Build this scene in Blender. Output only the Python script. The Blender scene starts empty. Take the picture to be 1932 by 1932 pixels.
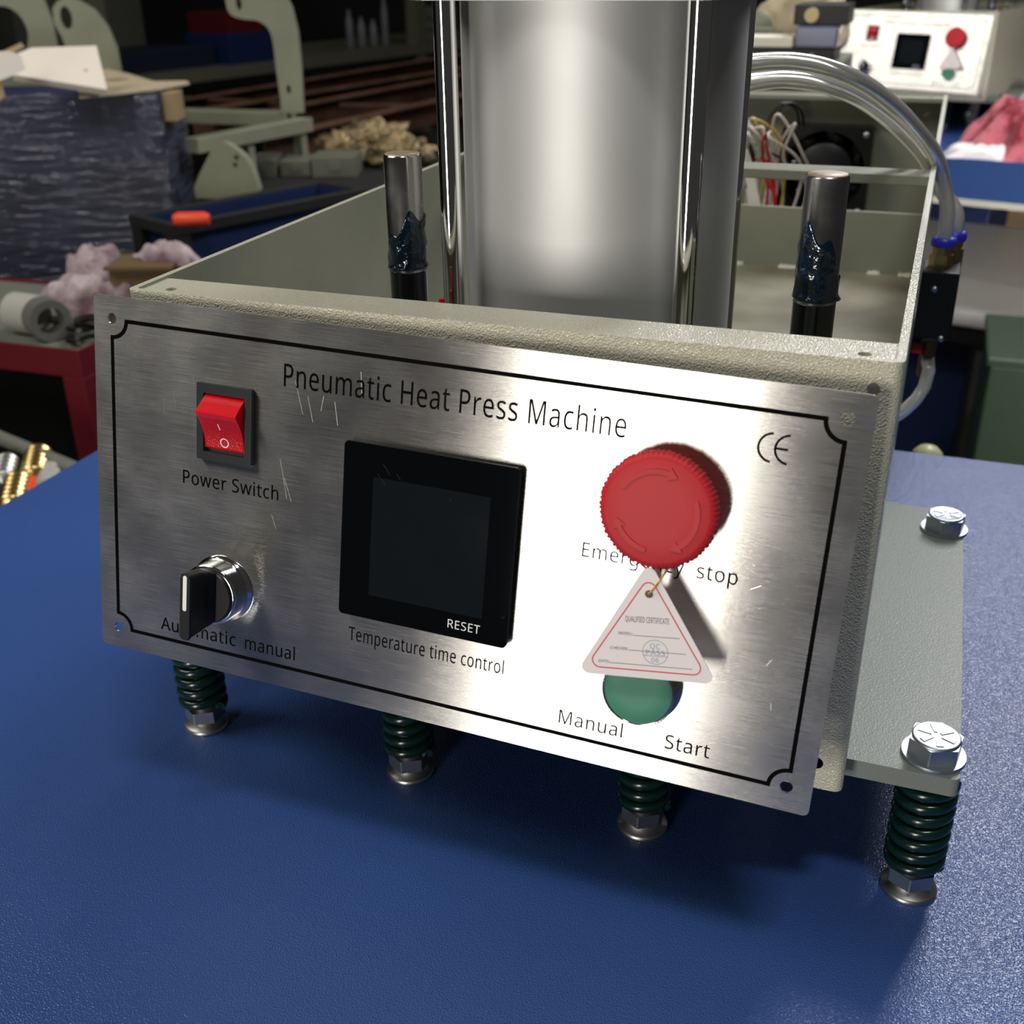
import bpy, bmesh, math, random
from mathutils import Vector, Matrix, noise
random.seed(7)
PI = math.pi
scn = bpy.context.scene
COL = scn.collection
ZF = 1090.0                      # height of the machine frame's origin above the floor, mm

# ------------------------------------------------------------------ camera
CAMP = Vector((298.444, -363.48, 118.481))
RX = Vector((0.9395436, 0.3421728, -0.01325158))
RU = Vector((-0.14084161, 0.42141988, 0.89586211))
RF = Vector((-0.31212413, 0.83983514, -0.44413452))
FPX = 2127.7
cam = bpy.data.cameras.new('camera'); cam.sensor_width = 36; cam.lens = FPX/1932*36
cam.clip_start = 0.02; cam.clip_end = 60
co = bpy.data.objects.new('camera', cam); COL.objects.link(co)
def W(x, y, z): return Vector((x, y, z+ZF))*0.001
M3 = Matrix((RX, RU, -RF)).transposed().to_4x4()
co.matrix_world = Matrix.Translation(W(*CAMP)) @ M3
scn.camera = co
cam.dof.use_dof = True; cam.dof.focus_distance = 0.46; cam.dof.aperture_fstop = 15.0

# ------------------------------------------------------------------ world, lamps, exposure
wd = bpy.data.worlds.new('hall'); scn.world = wd; wd.use_nodes = True
wd.node_tree.nodes['Background'].inputs[0].default_value = (1.0, 0.97, 0.92, 1)
wd.node_tree.nodes['Background'].inputs[1].default_value = 0.034
def area(name, pos, target, sx, sy, power, col):
    l = bpy.data.lights.new(name, 'AREA'); l.shape = 'RECTANGLE'; l.size = sx; l.size_y = sy
    l.energy = power; l.color = col
    o = bpy.data.objects.new(name, l); COL.objects.link(o)
    p = W(*pos); o.location = p
    o.rotation_euler = (W(*target)-p).to_track_quat('-Z', 'Y').to_euler()
    return o
area('work_lamp', (-150, -1500, -70), (190, 0, -60), 0.28, 0.60, 12.5, (1.0, 0.95, 0.86))
area('rear_tube_lamp', (640, 1700, 1250), (300, 100, -237), 0.45, 1.0, 30, (0.95, 0.96, 1.0))
area('overhead_tube_lamp', (560, -600, 1750), (180, 0, -237), 0.4, 0.16, 13, (0.95, 0.97, 1.0))
area('left_tube_lamp', (-1313, -400, 1450), (230, 2370, -80), 1.3, 0.8, 26, (1.0, 0.97, 0.90))
area('far_fill_lamp', (0, 2700, 2000), (-500, 2500, -100), 1.2, 0.4, 18, (1.0, 0.96, 0.9))  # unseen fill added to give the background ambient light
fl_ = area('side_fill_lamp', (1500, -600, 250), (560, 2050, -525), 0.6, 0.3, 3.2, (1.0, 0.97, 0.92)); fl_.data.spread = math.radians(35)  # unseen fill added to brighten the farther press's lower platen only
scn.view_settings.view_transform = 'Standard'; scn.view_settings.look = 'None'
scn.view_settings.exposure = 0.0; scn.view_settings.gamma = 1.0
scn.view_settings.use_curve_mapping = False

# ------------------------------------------------------------------ rays (only to measure where things stand)
def ray(px, py): return (RX*((px-966)/FPX)+RU*((966-py)/FPX)+RF)
def A(px, py, d): return CAMP+ray(px, py).normalized()*d
def hit(px, py, ax, v):
    d = ray(px, py); return CAMP+d*((v-CAMP[ax])/d[ax])

# ------------------------------------------------------------------ materials
def srgb(r, g, b):
    f = lambda c: (c/255/12.92) if c/255 <= .04045 else ((c/255+.055)/1.055)**2.4
    return (f(r), f(g), f(b), 1)
MATS = {}
def mat(name, col, rough=.5, metal=0., bump=None, var=None, coat=0., spec=.5, aniso=None, trans=0., rvar=None, sheen=0., ior=1.45, emis=None):
    if name in MATS: return MATS[name]
    m = bpy.data.materials.new(name); m.use_nodes = True; nt = m.node_tree; N = nt.nodes; L = nt.links
    b = N['Principled BSDF']; I = b.inputs
    I['Base Color'].default_value = col; I['Roughness'].default_value = rough; I['Metallic'].default_value = metal
    I['Specular IOR Level'].default_value = spec; I['Coat Weight'].default_value = coat; I['Coat Roughness'].default_value = .12
    I['Transmission Weight'].default_value = trans; I['IOR'].default_value = ior; I['Sheen Weight'].default_value = sheen
    tc = N.new('ShaderNodeTexCoord')
    if bump:                                   # (kind, scale, strength, distance)
        kind, sc, st, di = bump
        if kind == 'voronoi':
            t = N.new('ShaderNodeTexVoronoi'); t.feature = 'SMOOTH_F1'; t.inputs['Scale'].default_value = sc
            t.inputs['Smoothness'].default_value = .6; out = t.outputs['Distance']
        else:
            t = N.new('ShaderNodeTexNoise'); t.inputs['Scale'].default_value = sc; t.inputs['Detail'].default_value = 3; out = t.outputs['Fac']
        L.new(tc.outputs['Object'], t.inputs['Vector'])
        bp = N.new('ShaderNodeBump'); bp.inputs['Strength'].default_value = st; bp.inputs['Distance'].default_value = di
        L.new(out, bp.inputs['Height']); L.new(bp.outputs['Normal'], I['Normal'])
        if coat: L.new(bp.outputs['Normal'], I['Coat Normal'])
    if var:                                    # (scale, colour2, lo, hi)
        sc, c2, lo, hi = var
        t = N.new('ShaderNodeTexNoise'); t.inputs['Scale'].default_value = sc; t.inputs['Detail'].default_value = 5
        L.new(tc.outputs['Object'], t.inputs['Vector'])
        r = N.new('ShaderNodeMapRange'); r.inputs[1].default_value = lo; r.inputs[2].default_value = hi
        L.new(t.outputs['Fac'], r.inputs[0])
        mx = N.new('ShaderNodeMix'); mx.data_type = 'RGBA'; mx.inputs[6].default_value = col; mx.inputs[7].default_value = c2
        L.new(r.outputs[0], mx.inputs[0]); L.new(mx.outputs[2], I['Base Color'])
    if rvar:                                   # (scale, rough lo, rough hi)
        t = N.new('ShaderNodeTexNoise'); t.inputs['Scale'].default_value = rvar[0]; t.inputs['Detail'].default_value = 4
        L.new(tc.outputs['Object'], t.inputs['Vector'])
        r = N.new('ShaderNodeMapRange'); r.inputs[1].default_value = .35; r.inputs[2].default_value = .65
        r.inputs[3].default_value = rvar[1]; r.inputs[4].default_value = rvar[2]
        L.new(t.outputs['Fac'], r.inputs[0]); L.new(r.outputs[0], I['Roughness'])
    if emis:
        I['Emission Color'].default_value = col; I['Emission Strength'].default_value = emis
    MATS[name] = m; return m

CREAM = srgb(198, 194, 172)
m_cream = mat('cream_hammered_paint', CREAM, .30, bump=('voronoi', 1600, .85, .00045), coat=.6)
m_cream_shaded = mat('cream_paint_inside_shaded', srgb(142, 142, 124), .45, bump=('noise', 500, .15, .0003), var=(9, srgb(116, 119, 104), .35, .75))  # same cream, darkened: the housing's interior shade is put into the colour
m_grey = mat('grey_hammered_paint', srgb(122, 127, 118), .52, bump=('voronoi', 1250, .35, .0003), coat=.06)
m_blue = mat('blue_hammered_paint', srgb(52, 82, 142), .30, bump=('voronoi', 1350, .66, .0004), coat=.2, var=(3.0, srgb(48, 74, 128), .3, .7))
m_rim = mat('pale_rim_paint', srgb(200, 196, 184), .5)
m_navy = mat('navy_paint', srgb(26, 42, 84), .5, bump=('noise', 300, .2, .0005))
m_silver = mat('silver_foil_cloth', srgb(222, 220, 216), .34, .35, bump=('noise', 14, .5, .01))
m_fringe = mat('dark_fringe', srgb(30, 30, 32), .7)
m_bead = mat('zinc_bead', srgb(170, 170, 175), .3, .9)
m_chrome = mat('chrome', (.80, .80, .82, 1), .07, 1.)
m_rod = mat('polished_steel', (.36, .35, .34, 1), .20, 1., rvar=(40, .15, .28), bump=('noise', 260, .05, .0004))
m_rodtop = mat('sawn_steel', srgb(170, 155, 135), .55, .6, bump=('noise', 700, .4, .0006))
m_alu = mat('satin_aluminium', (.62, .62, .61, 1), .58, .80, rvar=(7, .54, .62))
m_alud = mat('cast_aluminium', (.30, .31, .32, 1), .45, .9)
m_zinc = mat('zinc_plate', (.40, .43, .46, 1), .42, 1., bump=('noise', 400, .08, .0004))
m_zincd = mat('dull_zinc', (.42, .42, .40, 1), .38, 1.)
m_spring = mat('green_spring_enamel', srgb(6, 36, 30), .25, coat=.3)
m_grease = mat('blue_grease', srgb(4, 20, 34), .10, coat=1., bump=('noise', 260, .6, .0012), var=(120, srgb(8, 50, 82), .5, .8))
m_black = mat('black_plastic', srgb(14, 15, 17), .38, bump=('noise', 900, .06, .0002))
m_blackg = mat('black_gloss', srgb(7, 9, 12), .04, spec=.3)
m_screen = mat('dark_screen', srgb(20, 24, 28), .05, rvar=(25, .04, .08), spec=.2)
m_frame = mat('switch_frame_plastic', srgb(32, 37, 39), .45, spec=.3)
m_red = mat('red_lens_plastic', srgb(205, 12, 26), .20, coat=.4)
m_redlow = mat('red_ribbed_lens', srgb(190, 12, 28), .34, bump=('voronoi', 1500, .6, .0004))
m_stop = mat('red_mushroom_plastic', srgb(186, 40, 46), .5, bump=('noise', 1500, .12, .0002), spec=.3)
m_gold = mat('brass_collar', (.62, .38, .12, 1), .25, 1.)
m_green = mat('green_button_plastic', srgb(62, 130, 105), .50)
m_white = mat('white_print', srgb(232, 232, 230), .6)
m_ink = mat('engraved_black', srgb(5, 4, 4), .6, spec=.04)
m_tag = mat('white_card', srgb(228, 218, 216), .6)
m_tagred = mat('red_print', srgb(205, 60, 72), .6)
m_tagblue = mat('stamp_print', srgb(130, 160, 180), .6)
m_tagink = mat('black_print', srgb(40, 38, 40), .6)
m_cord = mat('gold_cord', (.60, .38, .08, 1), .35, .8, bump=('noise', 2500, .8, .0006))
m_scr = mat('bright_scratch', (.85, .84, .82, 1), .3, 1.)
m_brass = mat('brass', (.55, .40, .16, 1), .28, 1.)
m_vio = mat('violet_blue_plastic', srgb(54, 58, 190), .35)
m_wire_w = mat('white_wire', srgb(214, 206, 196), .4)
m_wire_y = mat('yellow_wire', srgb(200, 170, 60), .4)
m_wire_r = mat('red_wire', srgb(190, 30, 36), .35)
m_wire_k = mat('black_wire', srgb(16, 16, 18), .4)
m_fanb = mat('fan_black_plastic', srgb(12, 13, 16), .22)
m_hose = mat('clear_hose', (.86, .85, .78, 1), .12, trans=.62, ior=1.30, bump=('noise', 60, .1, .001))
m_weld = mat('weld_spatter', srgb(196, 192, 172), .35, bump=('noise', 300, .5, .002))
m_floorin = mat('stained_inner_plate', srgb(136, 133, 113), .40, var=(14, srgb(98, 92, 74), .4, .7), bump=('noise', 90, .2, .001))

# brushed stainless face plate: fine horizontal streaks, slightly varying sheen
def brushed():
    m = bpy.data.materials.new('brushed_stainless'); m.use_nodes = True; nt = m.node_tree; N = nt.nodes; L = nt.links
    b = N['Principled BSDF']; I = b.inputs
    I['Metallic'].default_value = 1; I['Anisotropic'].default_value = .96; I['Anisotropic Rotation'].default_value = 0.25
    tg = N.new('ShaderNodeTangent'); tg.direction_type = 'UV_MAP'; tg.uv_map = 'uv'; L.new(tg.outputs[0], I['Tangent'])
    uv = N.new('ShaderNodeUVMap'); uv.uv_map = 'uv'
    mp = N.new('ShaderNodeMapping'); mp.inputs['Scale'].default_value = (6, 420, 1); L.new(uv.outputs[0], mp.inputs['Vector'])
    n1 = N.new('ShaderNodeTexNoise'); n1.inputs['Scale'].default_value = 1; n1.inputs['Detail'].default_value = 4; L.new(mp.outputs[0], n1.inputs['Vector'])
    n2 = N.new('ShaderNodeTexNoise'); n2.inputs['Scale'].default_value = 3.2; n2.inputs['Detail'].default_value = 5; L.new(uv.outputs[0], n2.inputs['Vector'])
    r1 = N.new('ShaderNodeMapRange'); r1.inputs[3].default_value = .22; r1.inputs[4].default_value = .27; r1.inputs[1].default_value = .3; r1.inputs[2].default_value = .7
    L.new(n1.outputs['Fac'], r1.inputs[0])
    r2 = N.new('ShaderNodeMapRange'); r2.inputs[3].default_value = -.01; r2.inputs[4].default_value = .045; r2.inputs[1].default_value = .35; r2.inputs[2].default_value = .7
    L.new(n2.outputs['Fac'], r2.inputs[0])
    ad = N.new('ShaderNodeMath'); ad.operation = 'ADD'; L.new(r1.outputs[0], ad.inputs[0]); L.new(r2.outputs[0], ad.inputs[1]); L.new(ad.outputs[0], I['Roughness'])
    cr = N.new('ShaderNodeMapRange'); cr.inputs[1].default_value = .3; cr.inputs[2].default_value = .7; cr.inputs[3].default_value = .57; cr.inputs[4].default_value = .67
    L.new(n1.outputs['Fac'], cr.inputs[0])
    cb = N.new('ShaderNodeCombineColor'); 
    for k in range(3): L.new(cr.outputs[0], cb.inputs[k])
    mx = N.new('ShaderNodeMix'); mx.data_type = 'RGBA'; mx.blend_type = 'MULTIPLY'; mx.inputs[0].default_value = 1
    L.new(cb.outputs[0], mx.inputs[6]); mx.inputs[7].default_value = (1, .97, .925, 1); L.new(mx.outputs[2], I['Base Color'])
    bp = N.new('ShaderNodeBump'); bp.inputs['Strength'].default_value = .06; bp.inputs['Distance'].default_value = .0003
    L.new(n1.outputs['Fac'], bp.inputs['Height']); L.new(bp.outputs['Normal'], I['Normal'])
    return m
m_plate = brushed()

UP = Matrix.Identity(4)
# ------------------------------------------------------------------ mesh builder (all sizes in mm, machine frame)
class MB:
    def __init__(s): s.v = []; s.f = []; s.sm = []; s.uv = {}
    def add(s, vs, fs, M=None, smooth=False, uv=None):
        o = len(s.v)
        for i, p in enumerate(vs):
            q = Vector(p); s.uv[o+i] = (q.x/100, q.y/100)
            s.v.append(M @ q if M else q)
        for f in fs: s.f.append([i+o for i in f]); s.sm.append(smooth)
    def box(s, x0, x1, y0, y1, z0, z1, M=None):
        vs = [(x, y, z) for z in (z0, z1) for y in (y0, y1) for x in (x0, x1)]
        s.add(vs, [(0, 2, 3, 1), (4, 5, 7, 6), (0, 1, 5, 4), (2, 6, 7, 3), (0, 4, 6, 2), (1, 3, 7, 5)], M)
    def rings(s, rings, closed=False, caps=True, M=None, smooth=True):
        n = len(rings[0]); vs = [p for r in rings for p in r]; fs = []
        k = len(rings)
        for a in range(k if closed else k-1):
            b = (a+1) % k
            for i in range(n): j = (i+1) % n; fs.append((a*n+i, a*n+j, b*n+j, b*n+i))
        s.add(vs, fs, M, smooth)
        if caps and not closed:
            s.add(rings[0][::-1], [tuple(range(n))], M); s.add(rings[-1], [tuple(range(n))], M)
    def cyl(s, r, z0, z1, M=None, seg=32, r2=None):
        r2 = r if r2 is None else r2
        c = lambda rr, z: [(rr*math.cos(2*PI*i/seg), rr*math.sin(2*PI*i/seg), z) for i in range(seg)]
        s.rings([c(r, z0), c(r2, z1)], M=M)
    def lathe(s, prof, M=None, seg=40, rf=None, smooth=True):
        rg = []
        for r, z in prof:
            rg.append([((r+(rf(i, seg, z) if rf else 0))*math.cos(2*PI*i/seg), (r+(rf(i, seg, z) if rf else 0))*math.sin(2*PI*i/seg), z) for i in range(seg)])
        s.rings(rg, M=M, smooth=smooth)
    def tube(s, pts, r, seg=10, closed=False, M=None, rfun=None):
        pts = [Vector(p) for p in pts]; n = len(pts); rg = []; up = None
        for i, p in enumerate(pts):
            t = (pts[(i+1) % n]-pts[i-1]) if closed or 0 < i < n-1 else (pts[1]-pts[0] if i == 0 else pts[-1]-pts[-2])
            t.normalize()
            if up is None: up = Vector((0, 0, 1)) if abs(t.z) < .9 else Vector((1, 0, 0))
            a = t.cross(up).normalized(); b = a.cross(t).normalized(); up = b
            rr = rfun(i/(n-1)) if rfun else r
            rg.append([p+a*rr*math.cos(2*PI*k/seg)+b*rr*math.sin(2*PI*k/seg) for k in range(seg)])
        s.rings(rg, closed=closed, M=M)
    def prism(s, loops, z0, z1, M=None):
        """polygon (first loop) with holes (other loops) extruded z0..z1"""
        bm = bmesh.new(); es = []
        for lp in loops:
            vs = [bm.verts.new((x, y, z1)) for x, y in lp]
            es += [bm.edges.new((vs[i], vs[(i+1) % len(vs)])) for i in range(len(vs))]
        bmesh.ops.triangle_fill(bm, edges=es, use_beauty=True, use_dissolve=False, normal=(0, 0, 1))
        bm.verts.index_update()
        tv = [v.co.copy() for v in bm.verts]; tf = [[v.index for v in f.verts] for f in bm.faces]
        bm.free()
        up = []
        for f in tf:
            a, b, c = tv[f[0]], tv[f[1]], tv[f[2]]
            up.append(f if (b-a).cross(c-a).z > 0 else f[::-1])
        s.add(tv, up, M); s.add([(p.x, p.y, z0) for p in tv], [f[::-1] for f in up], M)
        for k, lp in enumerate(loops):
            ar = sum(lp[i][0]*lp[(i+1) % len(lp)][1]-lp[(i+1) % len(lp)][0]*lp[i][1] for i in range(len(lp)))
            if (ar < 0) != (k > 0): lp = lp[::-1]
            n = len(lp); vs = [(x, y, z0) for x, y in lp]+[(x, y, z1) for x, y in lp]
            s.add(vs, [(i, (i+1) % n, n+(i+1) % n, n+i) for i in range(n)], M)
    def build(s, name, material, parent=None, bevel=0, autosmooth=True, seg=2, weld=False):
        org = parent['_o'] if parent and '_o' in parent else (0, 0, 0)
        org = Vector(org)
        me = bpy.data.meshes.new(name)
        me.from_pydata([tuple((p-org)*0.001) for p in s.v], [], s.f)
        uvl = me.uv_layers.new(name='uv')
        for l in me.loops: uvl.data[l.index].uv = s.uv[l.vertex_index]
        for p, sm in zip(me.polygons, s.sm): p.use_smooth = sm
        me.materials.append(material); me.validate()
        if weld:
            bm = bmesh.new(); bm.from_mesh(me); bmesh.ops.remove_doubles(bm, verts=bm.verts, dist=1e-6); bm.to_mesh(me); bm.free()
        ob = bpy.data.objects.new(name, me); COL.objects.link(ob)
        if parent:
            ob.parent = parent; ob['_o'] = tuple(org)
        else:
            pass
        if bevel:
            b = ob.modifiers.new('b', 'BEVEL'); b.width = bevel*.001; b.segments = seg; b.limit_method = 'ANGLE'; b.angle_limit = math.radians(50); b.harden_normals = False
        return ob

def root(name, label, cat, base, group=None):
    o = bpy.data.objects.new(name, None); COL.objects.link(o); o.empty_display_size = .05
    o.location = W(*base); o['_o'] = tuple(base); o['label'] = label; o['category'] = cat
    if group: o['group'] = group
    return o
def solo(mb, name, material, label, cat, base, group=None, **k):
    """a thing that is one mesh; its origin at its base"""
    holder = {'_o': tuple(base)}
    class H(dict): pass
    ob = mb.build(name, material, None, **k)
    me = ob.data; d = Vector(base)*.001
    for v in me.vertices: v.co = v.co-d
    ob.location = W(*base); ob['label'] = label; ob['category'] = cat
    if group: ob['group'] = group
    return ob
def structure(mb, name, material):
    ob = mb.build(name, material); ob.location = (0, 0, ZF*.001); ob['kind'] = 'structure'; return ob

def arc(cx, cy, r, a0, a1, n):
    return [(cx+r*math.cos(math.radians(a0+(a1-a0)*i/n)), cy+r*math.sin(math.radians(a0+(a1-a0)*i/n))) for i in range(n+1)]
def rrect(x0, x1, y0, y1, r, n=5):
    return arc(x1-r, y1-r, r, 0, 90, n)+arc(x0+r, y1-r, r, 90, 180, n)+arc(x0+r, y0+r, r, 180, 270, n)+arc(x1-r, y0+r, r, 270, 360, n)
def circ(cx, cy, r, n=24): return arc(cx, cy, r, 0, 360, n)[:-1]
def strip(pts, w, closed=False):
    """flat outline of a polyline of width w: returns list of quads as (verts, faces)"""
    P = [Vector((p[0], p[1])) for p in pts]; n = len(P); vs = []; 
    for i, p in enumerate(P):
        if closed: a, b = P[i-1], P[(i+1) % n]
        else: a, b = P[max(i-1, 0)], P[min(i+1, n-1)]
        d1 = (p-a).normalized() if (p-a).length > 1e-6 else (b-p).normalized()
        d2 = (b-p).normalized() if (b-p).length > 1e-6 else d1
        nn = Vector((-(d1+d2).y, (d1+d2).x)).normalized(); k = 1/max(.5, nn.dot(Vector((-d1.y, d1.x))))
        vs += [p+nn*w/2*k, p-nn*w/2*k]
    fs = []
    for i in range(n if closed else n-1):
        j = (i+1) % n; fs.append((2*i, 2*i+1, 2*j+1, 2*j))
    return vs, fs

import os
try: FONT = bpy.data.fonts.load(os.path.join(bpy.utils.system_resource('DATAFILES'), 'fonts', 'NotoSansHebrew-Regular.woff2'))
except Exception: FONT = None
CAPH = []
def text_mb(txt, h, x0, x1, y, M, z=.08, thin=0, mb=None):
    """flat lettering: cap height h, spanning x0..x1, baseline y, in the plane of M"""
    if not CAPH:
        CAPH.append(1.0); CAPH[0] = text_mb('H', 1, 0, 1, 0, UP).v; CAPH[0] = max(v.y for v in CAPH[0])
    cu = bpy.data.curves.new('t', 'FONT'); cu.body = txt
    if FONT: cu.font = FONT
    cu.space_character = 1.06; cu.size = 1; cu.offset = 0; cu.resolution_u = 4
    ob = bpy.data.objects.new('t', cu); COL.objects.link(ob)
    me = bpy.data.meshes.new_from_object(ob.evaluated_get(bpy.context.evaluated_depsgraph_get()))
    xs = [v.co.x for v in me.vertices]
    cap = CAPH[0]
    sx = (x1-x0)/(max(xs)-min(xs)); sy = h/cap; mnx = min(xs)
    mb = mb or MB()
    mb.add([((v.co.x-mnx)*sx+x0, v.co.y*sy+y, z) for v in me.vertices], [list(p.vertices) for p in me.polygons], M)
    bpy.data.objects.remove(ob); bpy.data.curves.remove(cu); bpy.data.meshes.remove(me)
    return mb
def frameM(o, x, y=None, z=None):
    x = Vector(x).normalized(); z = Vector(z).normalized(); y = z.cross(x).normalized(); x = y.cross(z)
    M = Matrix((x, y, z)).transposed().to_4x4(); return Matrix.Translation(Vector(o)) @ M
def rotz(a): return Matrix.Rotation(a, 4, 'Z')
def T(x, y, z): return Matrix.Translation((x, y, z))

# ================================================================== the setting
fl = MB(); fl.box(-6500, 3500, -2500, 7500, -ZF-60, -ZF)
structure(fl, 'floor', mat('concrete_floor', srgb(70, 70, 66), .6, var=(2, srgb(48, 48, 46), .35, .7), bump=('noise', 30, .2, .004)))
wl = MB(); wl.box(-6500, 3500, 7500, 7700, -ZF, 3000)
structure(wl, 'wall_back', mat('dark_wall', srgb(44, 48, 46), .8, var=(1.2, srgb(30, 34, 33), .4, .7)))
w2 = MB(); w2.box(-6700, -6500, -2500, 7700, -ZF, 3000)
structure(w2, 'wall_left', MATS['dark_wall'])

# ================================================================== the heat press
Rp = Matrix(((0.99963261, 0.00776467, 0.02596833), (-0.01262726, 0.98117636, 0.19270054), (-0.02398326, -0.19295765, 0.98091394)))
PO = Vector((-9.71732927, -7.68424718, -0.36670408))
PM = Matrix.Translation(PO) @ Matrix((Rp.col[0], Rp.col[2], -Rp.col[1])).transposed().to_4x4()     # (u right, v up, w out)
XP = (-17.5, 98.3, 214.0, 329.3)
def hexn(af, n=6, a0=0): r = af/math.sqrt(3); return [(r*math.cos(a0+PI/3*i), r*math.sin(a0+PI/3*i)) for i in range(6)]

def make_press(label):
    R = root('heat_press_machine', label, 'machine', (150, 150, -ZF))
    # --- housing of folded sheet
    h = MB(); Wd, D, H = 297.4, 770, 174
    outer = rrect(0, Wd, 0, D, 3.5, 6); inner = rrect(3, Wd-3, 3, D-3, 1.2, 3)
    h.prism([outer, inner], -115, 0)
    outer2 = rrect(0, Wd, 0, D, 3.5, 6)
    # skirt walls below the inner plate (front face with lower fixing holes is separate)
    h.prism([outer2, inner], -H, -115)
    hb = h.build('housing', m_cream, R, bevel=1.0)
    hb.data.materials.append(m_cream_shaded); og = Vector(R['_o'])
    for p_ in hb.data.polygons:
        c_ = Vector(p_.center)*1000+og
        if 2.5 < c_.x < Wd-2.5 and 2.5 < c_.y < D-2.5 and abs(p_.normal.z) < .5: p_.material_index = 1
    ff = MB(); ff.prism([rrect(2.5, Wd-2.5, 2.5, 23.8, .5, 1), circ(14.6, 9.3, 2.3, 16), circ(284.4, 9.3, 2.3, 16)], -4.2, -1.2)
    ff.build('front_flange', m_cream, hb, bevel=.5)
    ffi = MB(); ffi.box(3, Wd-3, 3.2, 3.8, -20, -4.2); 
    bf = MB(); bf.prism([rrect(2.5, Wd-2.5, 745, 767.5, .5, 1), circ(284, 756, 2.2, 14), circ(14, 756, 2.2, 14)], -4.2, -1)
    bf.build('rear_flange', m_cream_shaded, hb, bevel=.5)
    cb = MB(); cb.prism([rrect(2.8, Wd-2.8, 353, 373, .5, 1), circ(278, 362, 1.8, 12), circ(20, 362, 1.8, 12)], -4, -.8); cb.box(2.8, Wd-2.8, 350, 353, -6.5, -.8)
    cb.build('cross_bar', m_cream_shaded, hb, bevel=.5)
    dv = MB(); dv.box(3, Wd-3, 574, 577, -170, -67)
    dv.build('divider', m_cream_shaded, hb, bevel=.6)
    ip = MB(); ip.prism([rrect(3, Wd-3, 3, 574, .5, 1), circ(80.5, 93.6, 9.6, 24), circ(259.5, 91.3, 9.6, 24)], -121, -115)
    ip.build('inner_plate', m_floorin, hb)
    rp = MB(); rp.box(3, Wd-3, 577, 767, -173, -170); rp.build('rear_floor', m_cream_shaded, hb)
    for x0, x1 in ((186, 222), (256, 268), (280, 294), (130, 160)):
        n = int((x1-x0)/1.6); rg = []
        for i in range(n+1):
            x = x0+i*1.6; r = 3.0+random.random()*1.7; r = r if 0 < i < n else .6
            rg.append([(x, 572.5-r*math.cos(PI*k/8)*1.0, -115.4+r*.75*math.sin(PI*k/8)) for k in range(9)])
        wd_ = MB(); wd_.rings(rg); wd_.build('weld_bead', m_weld, hb)
    ph = MB(); ph.cyl(2.0, -.3, .15, frameM((288.8, 0, -9.4), (1, 0, 0), z=(0, -1, 0)), 28)
    # screws seated in the front face
    ph.build('front_screw', mat('grey_rivet', srgb(112, 108, 98), .6), hb)
    ph = MB(); ph.cyl(2.6, -.3, .10, frameM((286.6, 0, -162), (1, 0, 0), z=(0, -1, 0)), 24)
    ph.build('front_hole', m_ink, hb)
    # --- face plate
    fp = MB()
    fp.prism([rrect(0, 301.3, -150, 0, 2.2, 5), circ(8.6, -9.0, 2.2, 24), circ(8.8, -141, 2.2, 24), circ(292.4, -140.7, 2.3, 24), circ(292.6, -8.6, 2.5, 24)], -1, 0, PM)
    fo = fp.build('face_plate', m_plate, R)
    bl = MB(); q = 6.9; x0, x1, y0, y1 = 8.6, 293.0, -141.1, -9.4
    pts = [(x0+q, y1)]+[(x1-q, y1)]+arc(x1, y1, q, 180, 270, 8)[1:]+[(x1, y0+q)]+arc(x1, y0, q, 90, 180, 8)[1:]+[(x0+q, y0)]+arc(x0, y0, q, 0, 90, 8)[1:]+[(x0, y1-q)]+arc(x0, y1, q, -90, 0, 8)[1:-1]
    vs, fs = strip(pts, 1.5, True); bl.add([(v.x, v.y, .07) for v in vs], fs, PM)
    bl.build('border_line', m_ink, fo)
    for txt, hh, a, b, y in (('Pneumatic Heat Press Machine', 8.7, 87.3, 221.3, -25.6), ('Power Switch', 5.5, 41.8, 85.8, -71.1), ('Temperature time control', 5.5, 118.9, 184.3, -122.5),
                             ('Automatic', 5.6, 30.4, 67.0, -137.1), ('manual', 5.6, 71.6, 94.9, -137.1), ('Emergency', 5.4, 210.1, 247.0, -70.5), ('stop', 5.4, 251.5, 265.6, -70.5),
                             ('Manual', 5.5, 207.6, 232.1, -136.8), ('Start', 5.5, 248.1, 264.4, -136.8)):
        text_mb(txt, hh, a, b, y, PM, thin=-.006).build('lettering', m_ink, fo)
    ce = MB()
    for pp in (arc(270.9, -21.4, 4.8, 95, 265, 14), arc(276.4, -21.4, 4.8, 95, 265, 14), [(271.9, -21.4), (275.8, -21.4)]):
        vs, fs = strip(pp, .75); ce.add([(v.x, v.y, .08) for v in vs], fs, PM)
    ce.build('conformity_mark', m_ink, fo)
    sc = MB(); rnd = random.Random(3)
    for cu, cv, ln, an in ((38, -38, 5, 100), (33, -41, 6, 96), (47, -29, 4, 95), (94, -29, 13, 106), (99, -33, 10, 104), (104, -30, 6, 80), (88, -62, 16, 102), (90, -66, 10, 110), (45, -16, 4, 60), (110, -33, 9, 100), (225, -112, 3, 120), (272, -70, 4, 30), (120, -20, 8, 95), (84, -80, 6, 110), (280, -96, 3, 60), (283, -112, 3, 100)):
        a = math.radians(an); d = Vector((math.cos(a), math.sin(a)))*ln/2
        vs, fs = strip([(cu-d.x, cv-d.y), (cu, cv), (cu+d.x, cv+d.y)], .13); sc.add([(v.x, v.y, .03) for v in vs], fs, PM)
    so = sc.build('scratches', m_scr, fo); so['kind'] = 'stuff'
    # --- rocker power switch
    s = MB(); s.prism([rrect(49.8, 74.6, -59.2, -28.6, .8, 3), rrect(52.8, 71.6, -55.8, -32.4, .3, 2)], 0, 2.2, PM)
    so = s.build('power_switch', m_frame, R, bevel=.35)
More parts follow.
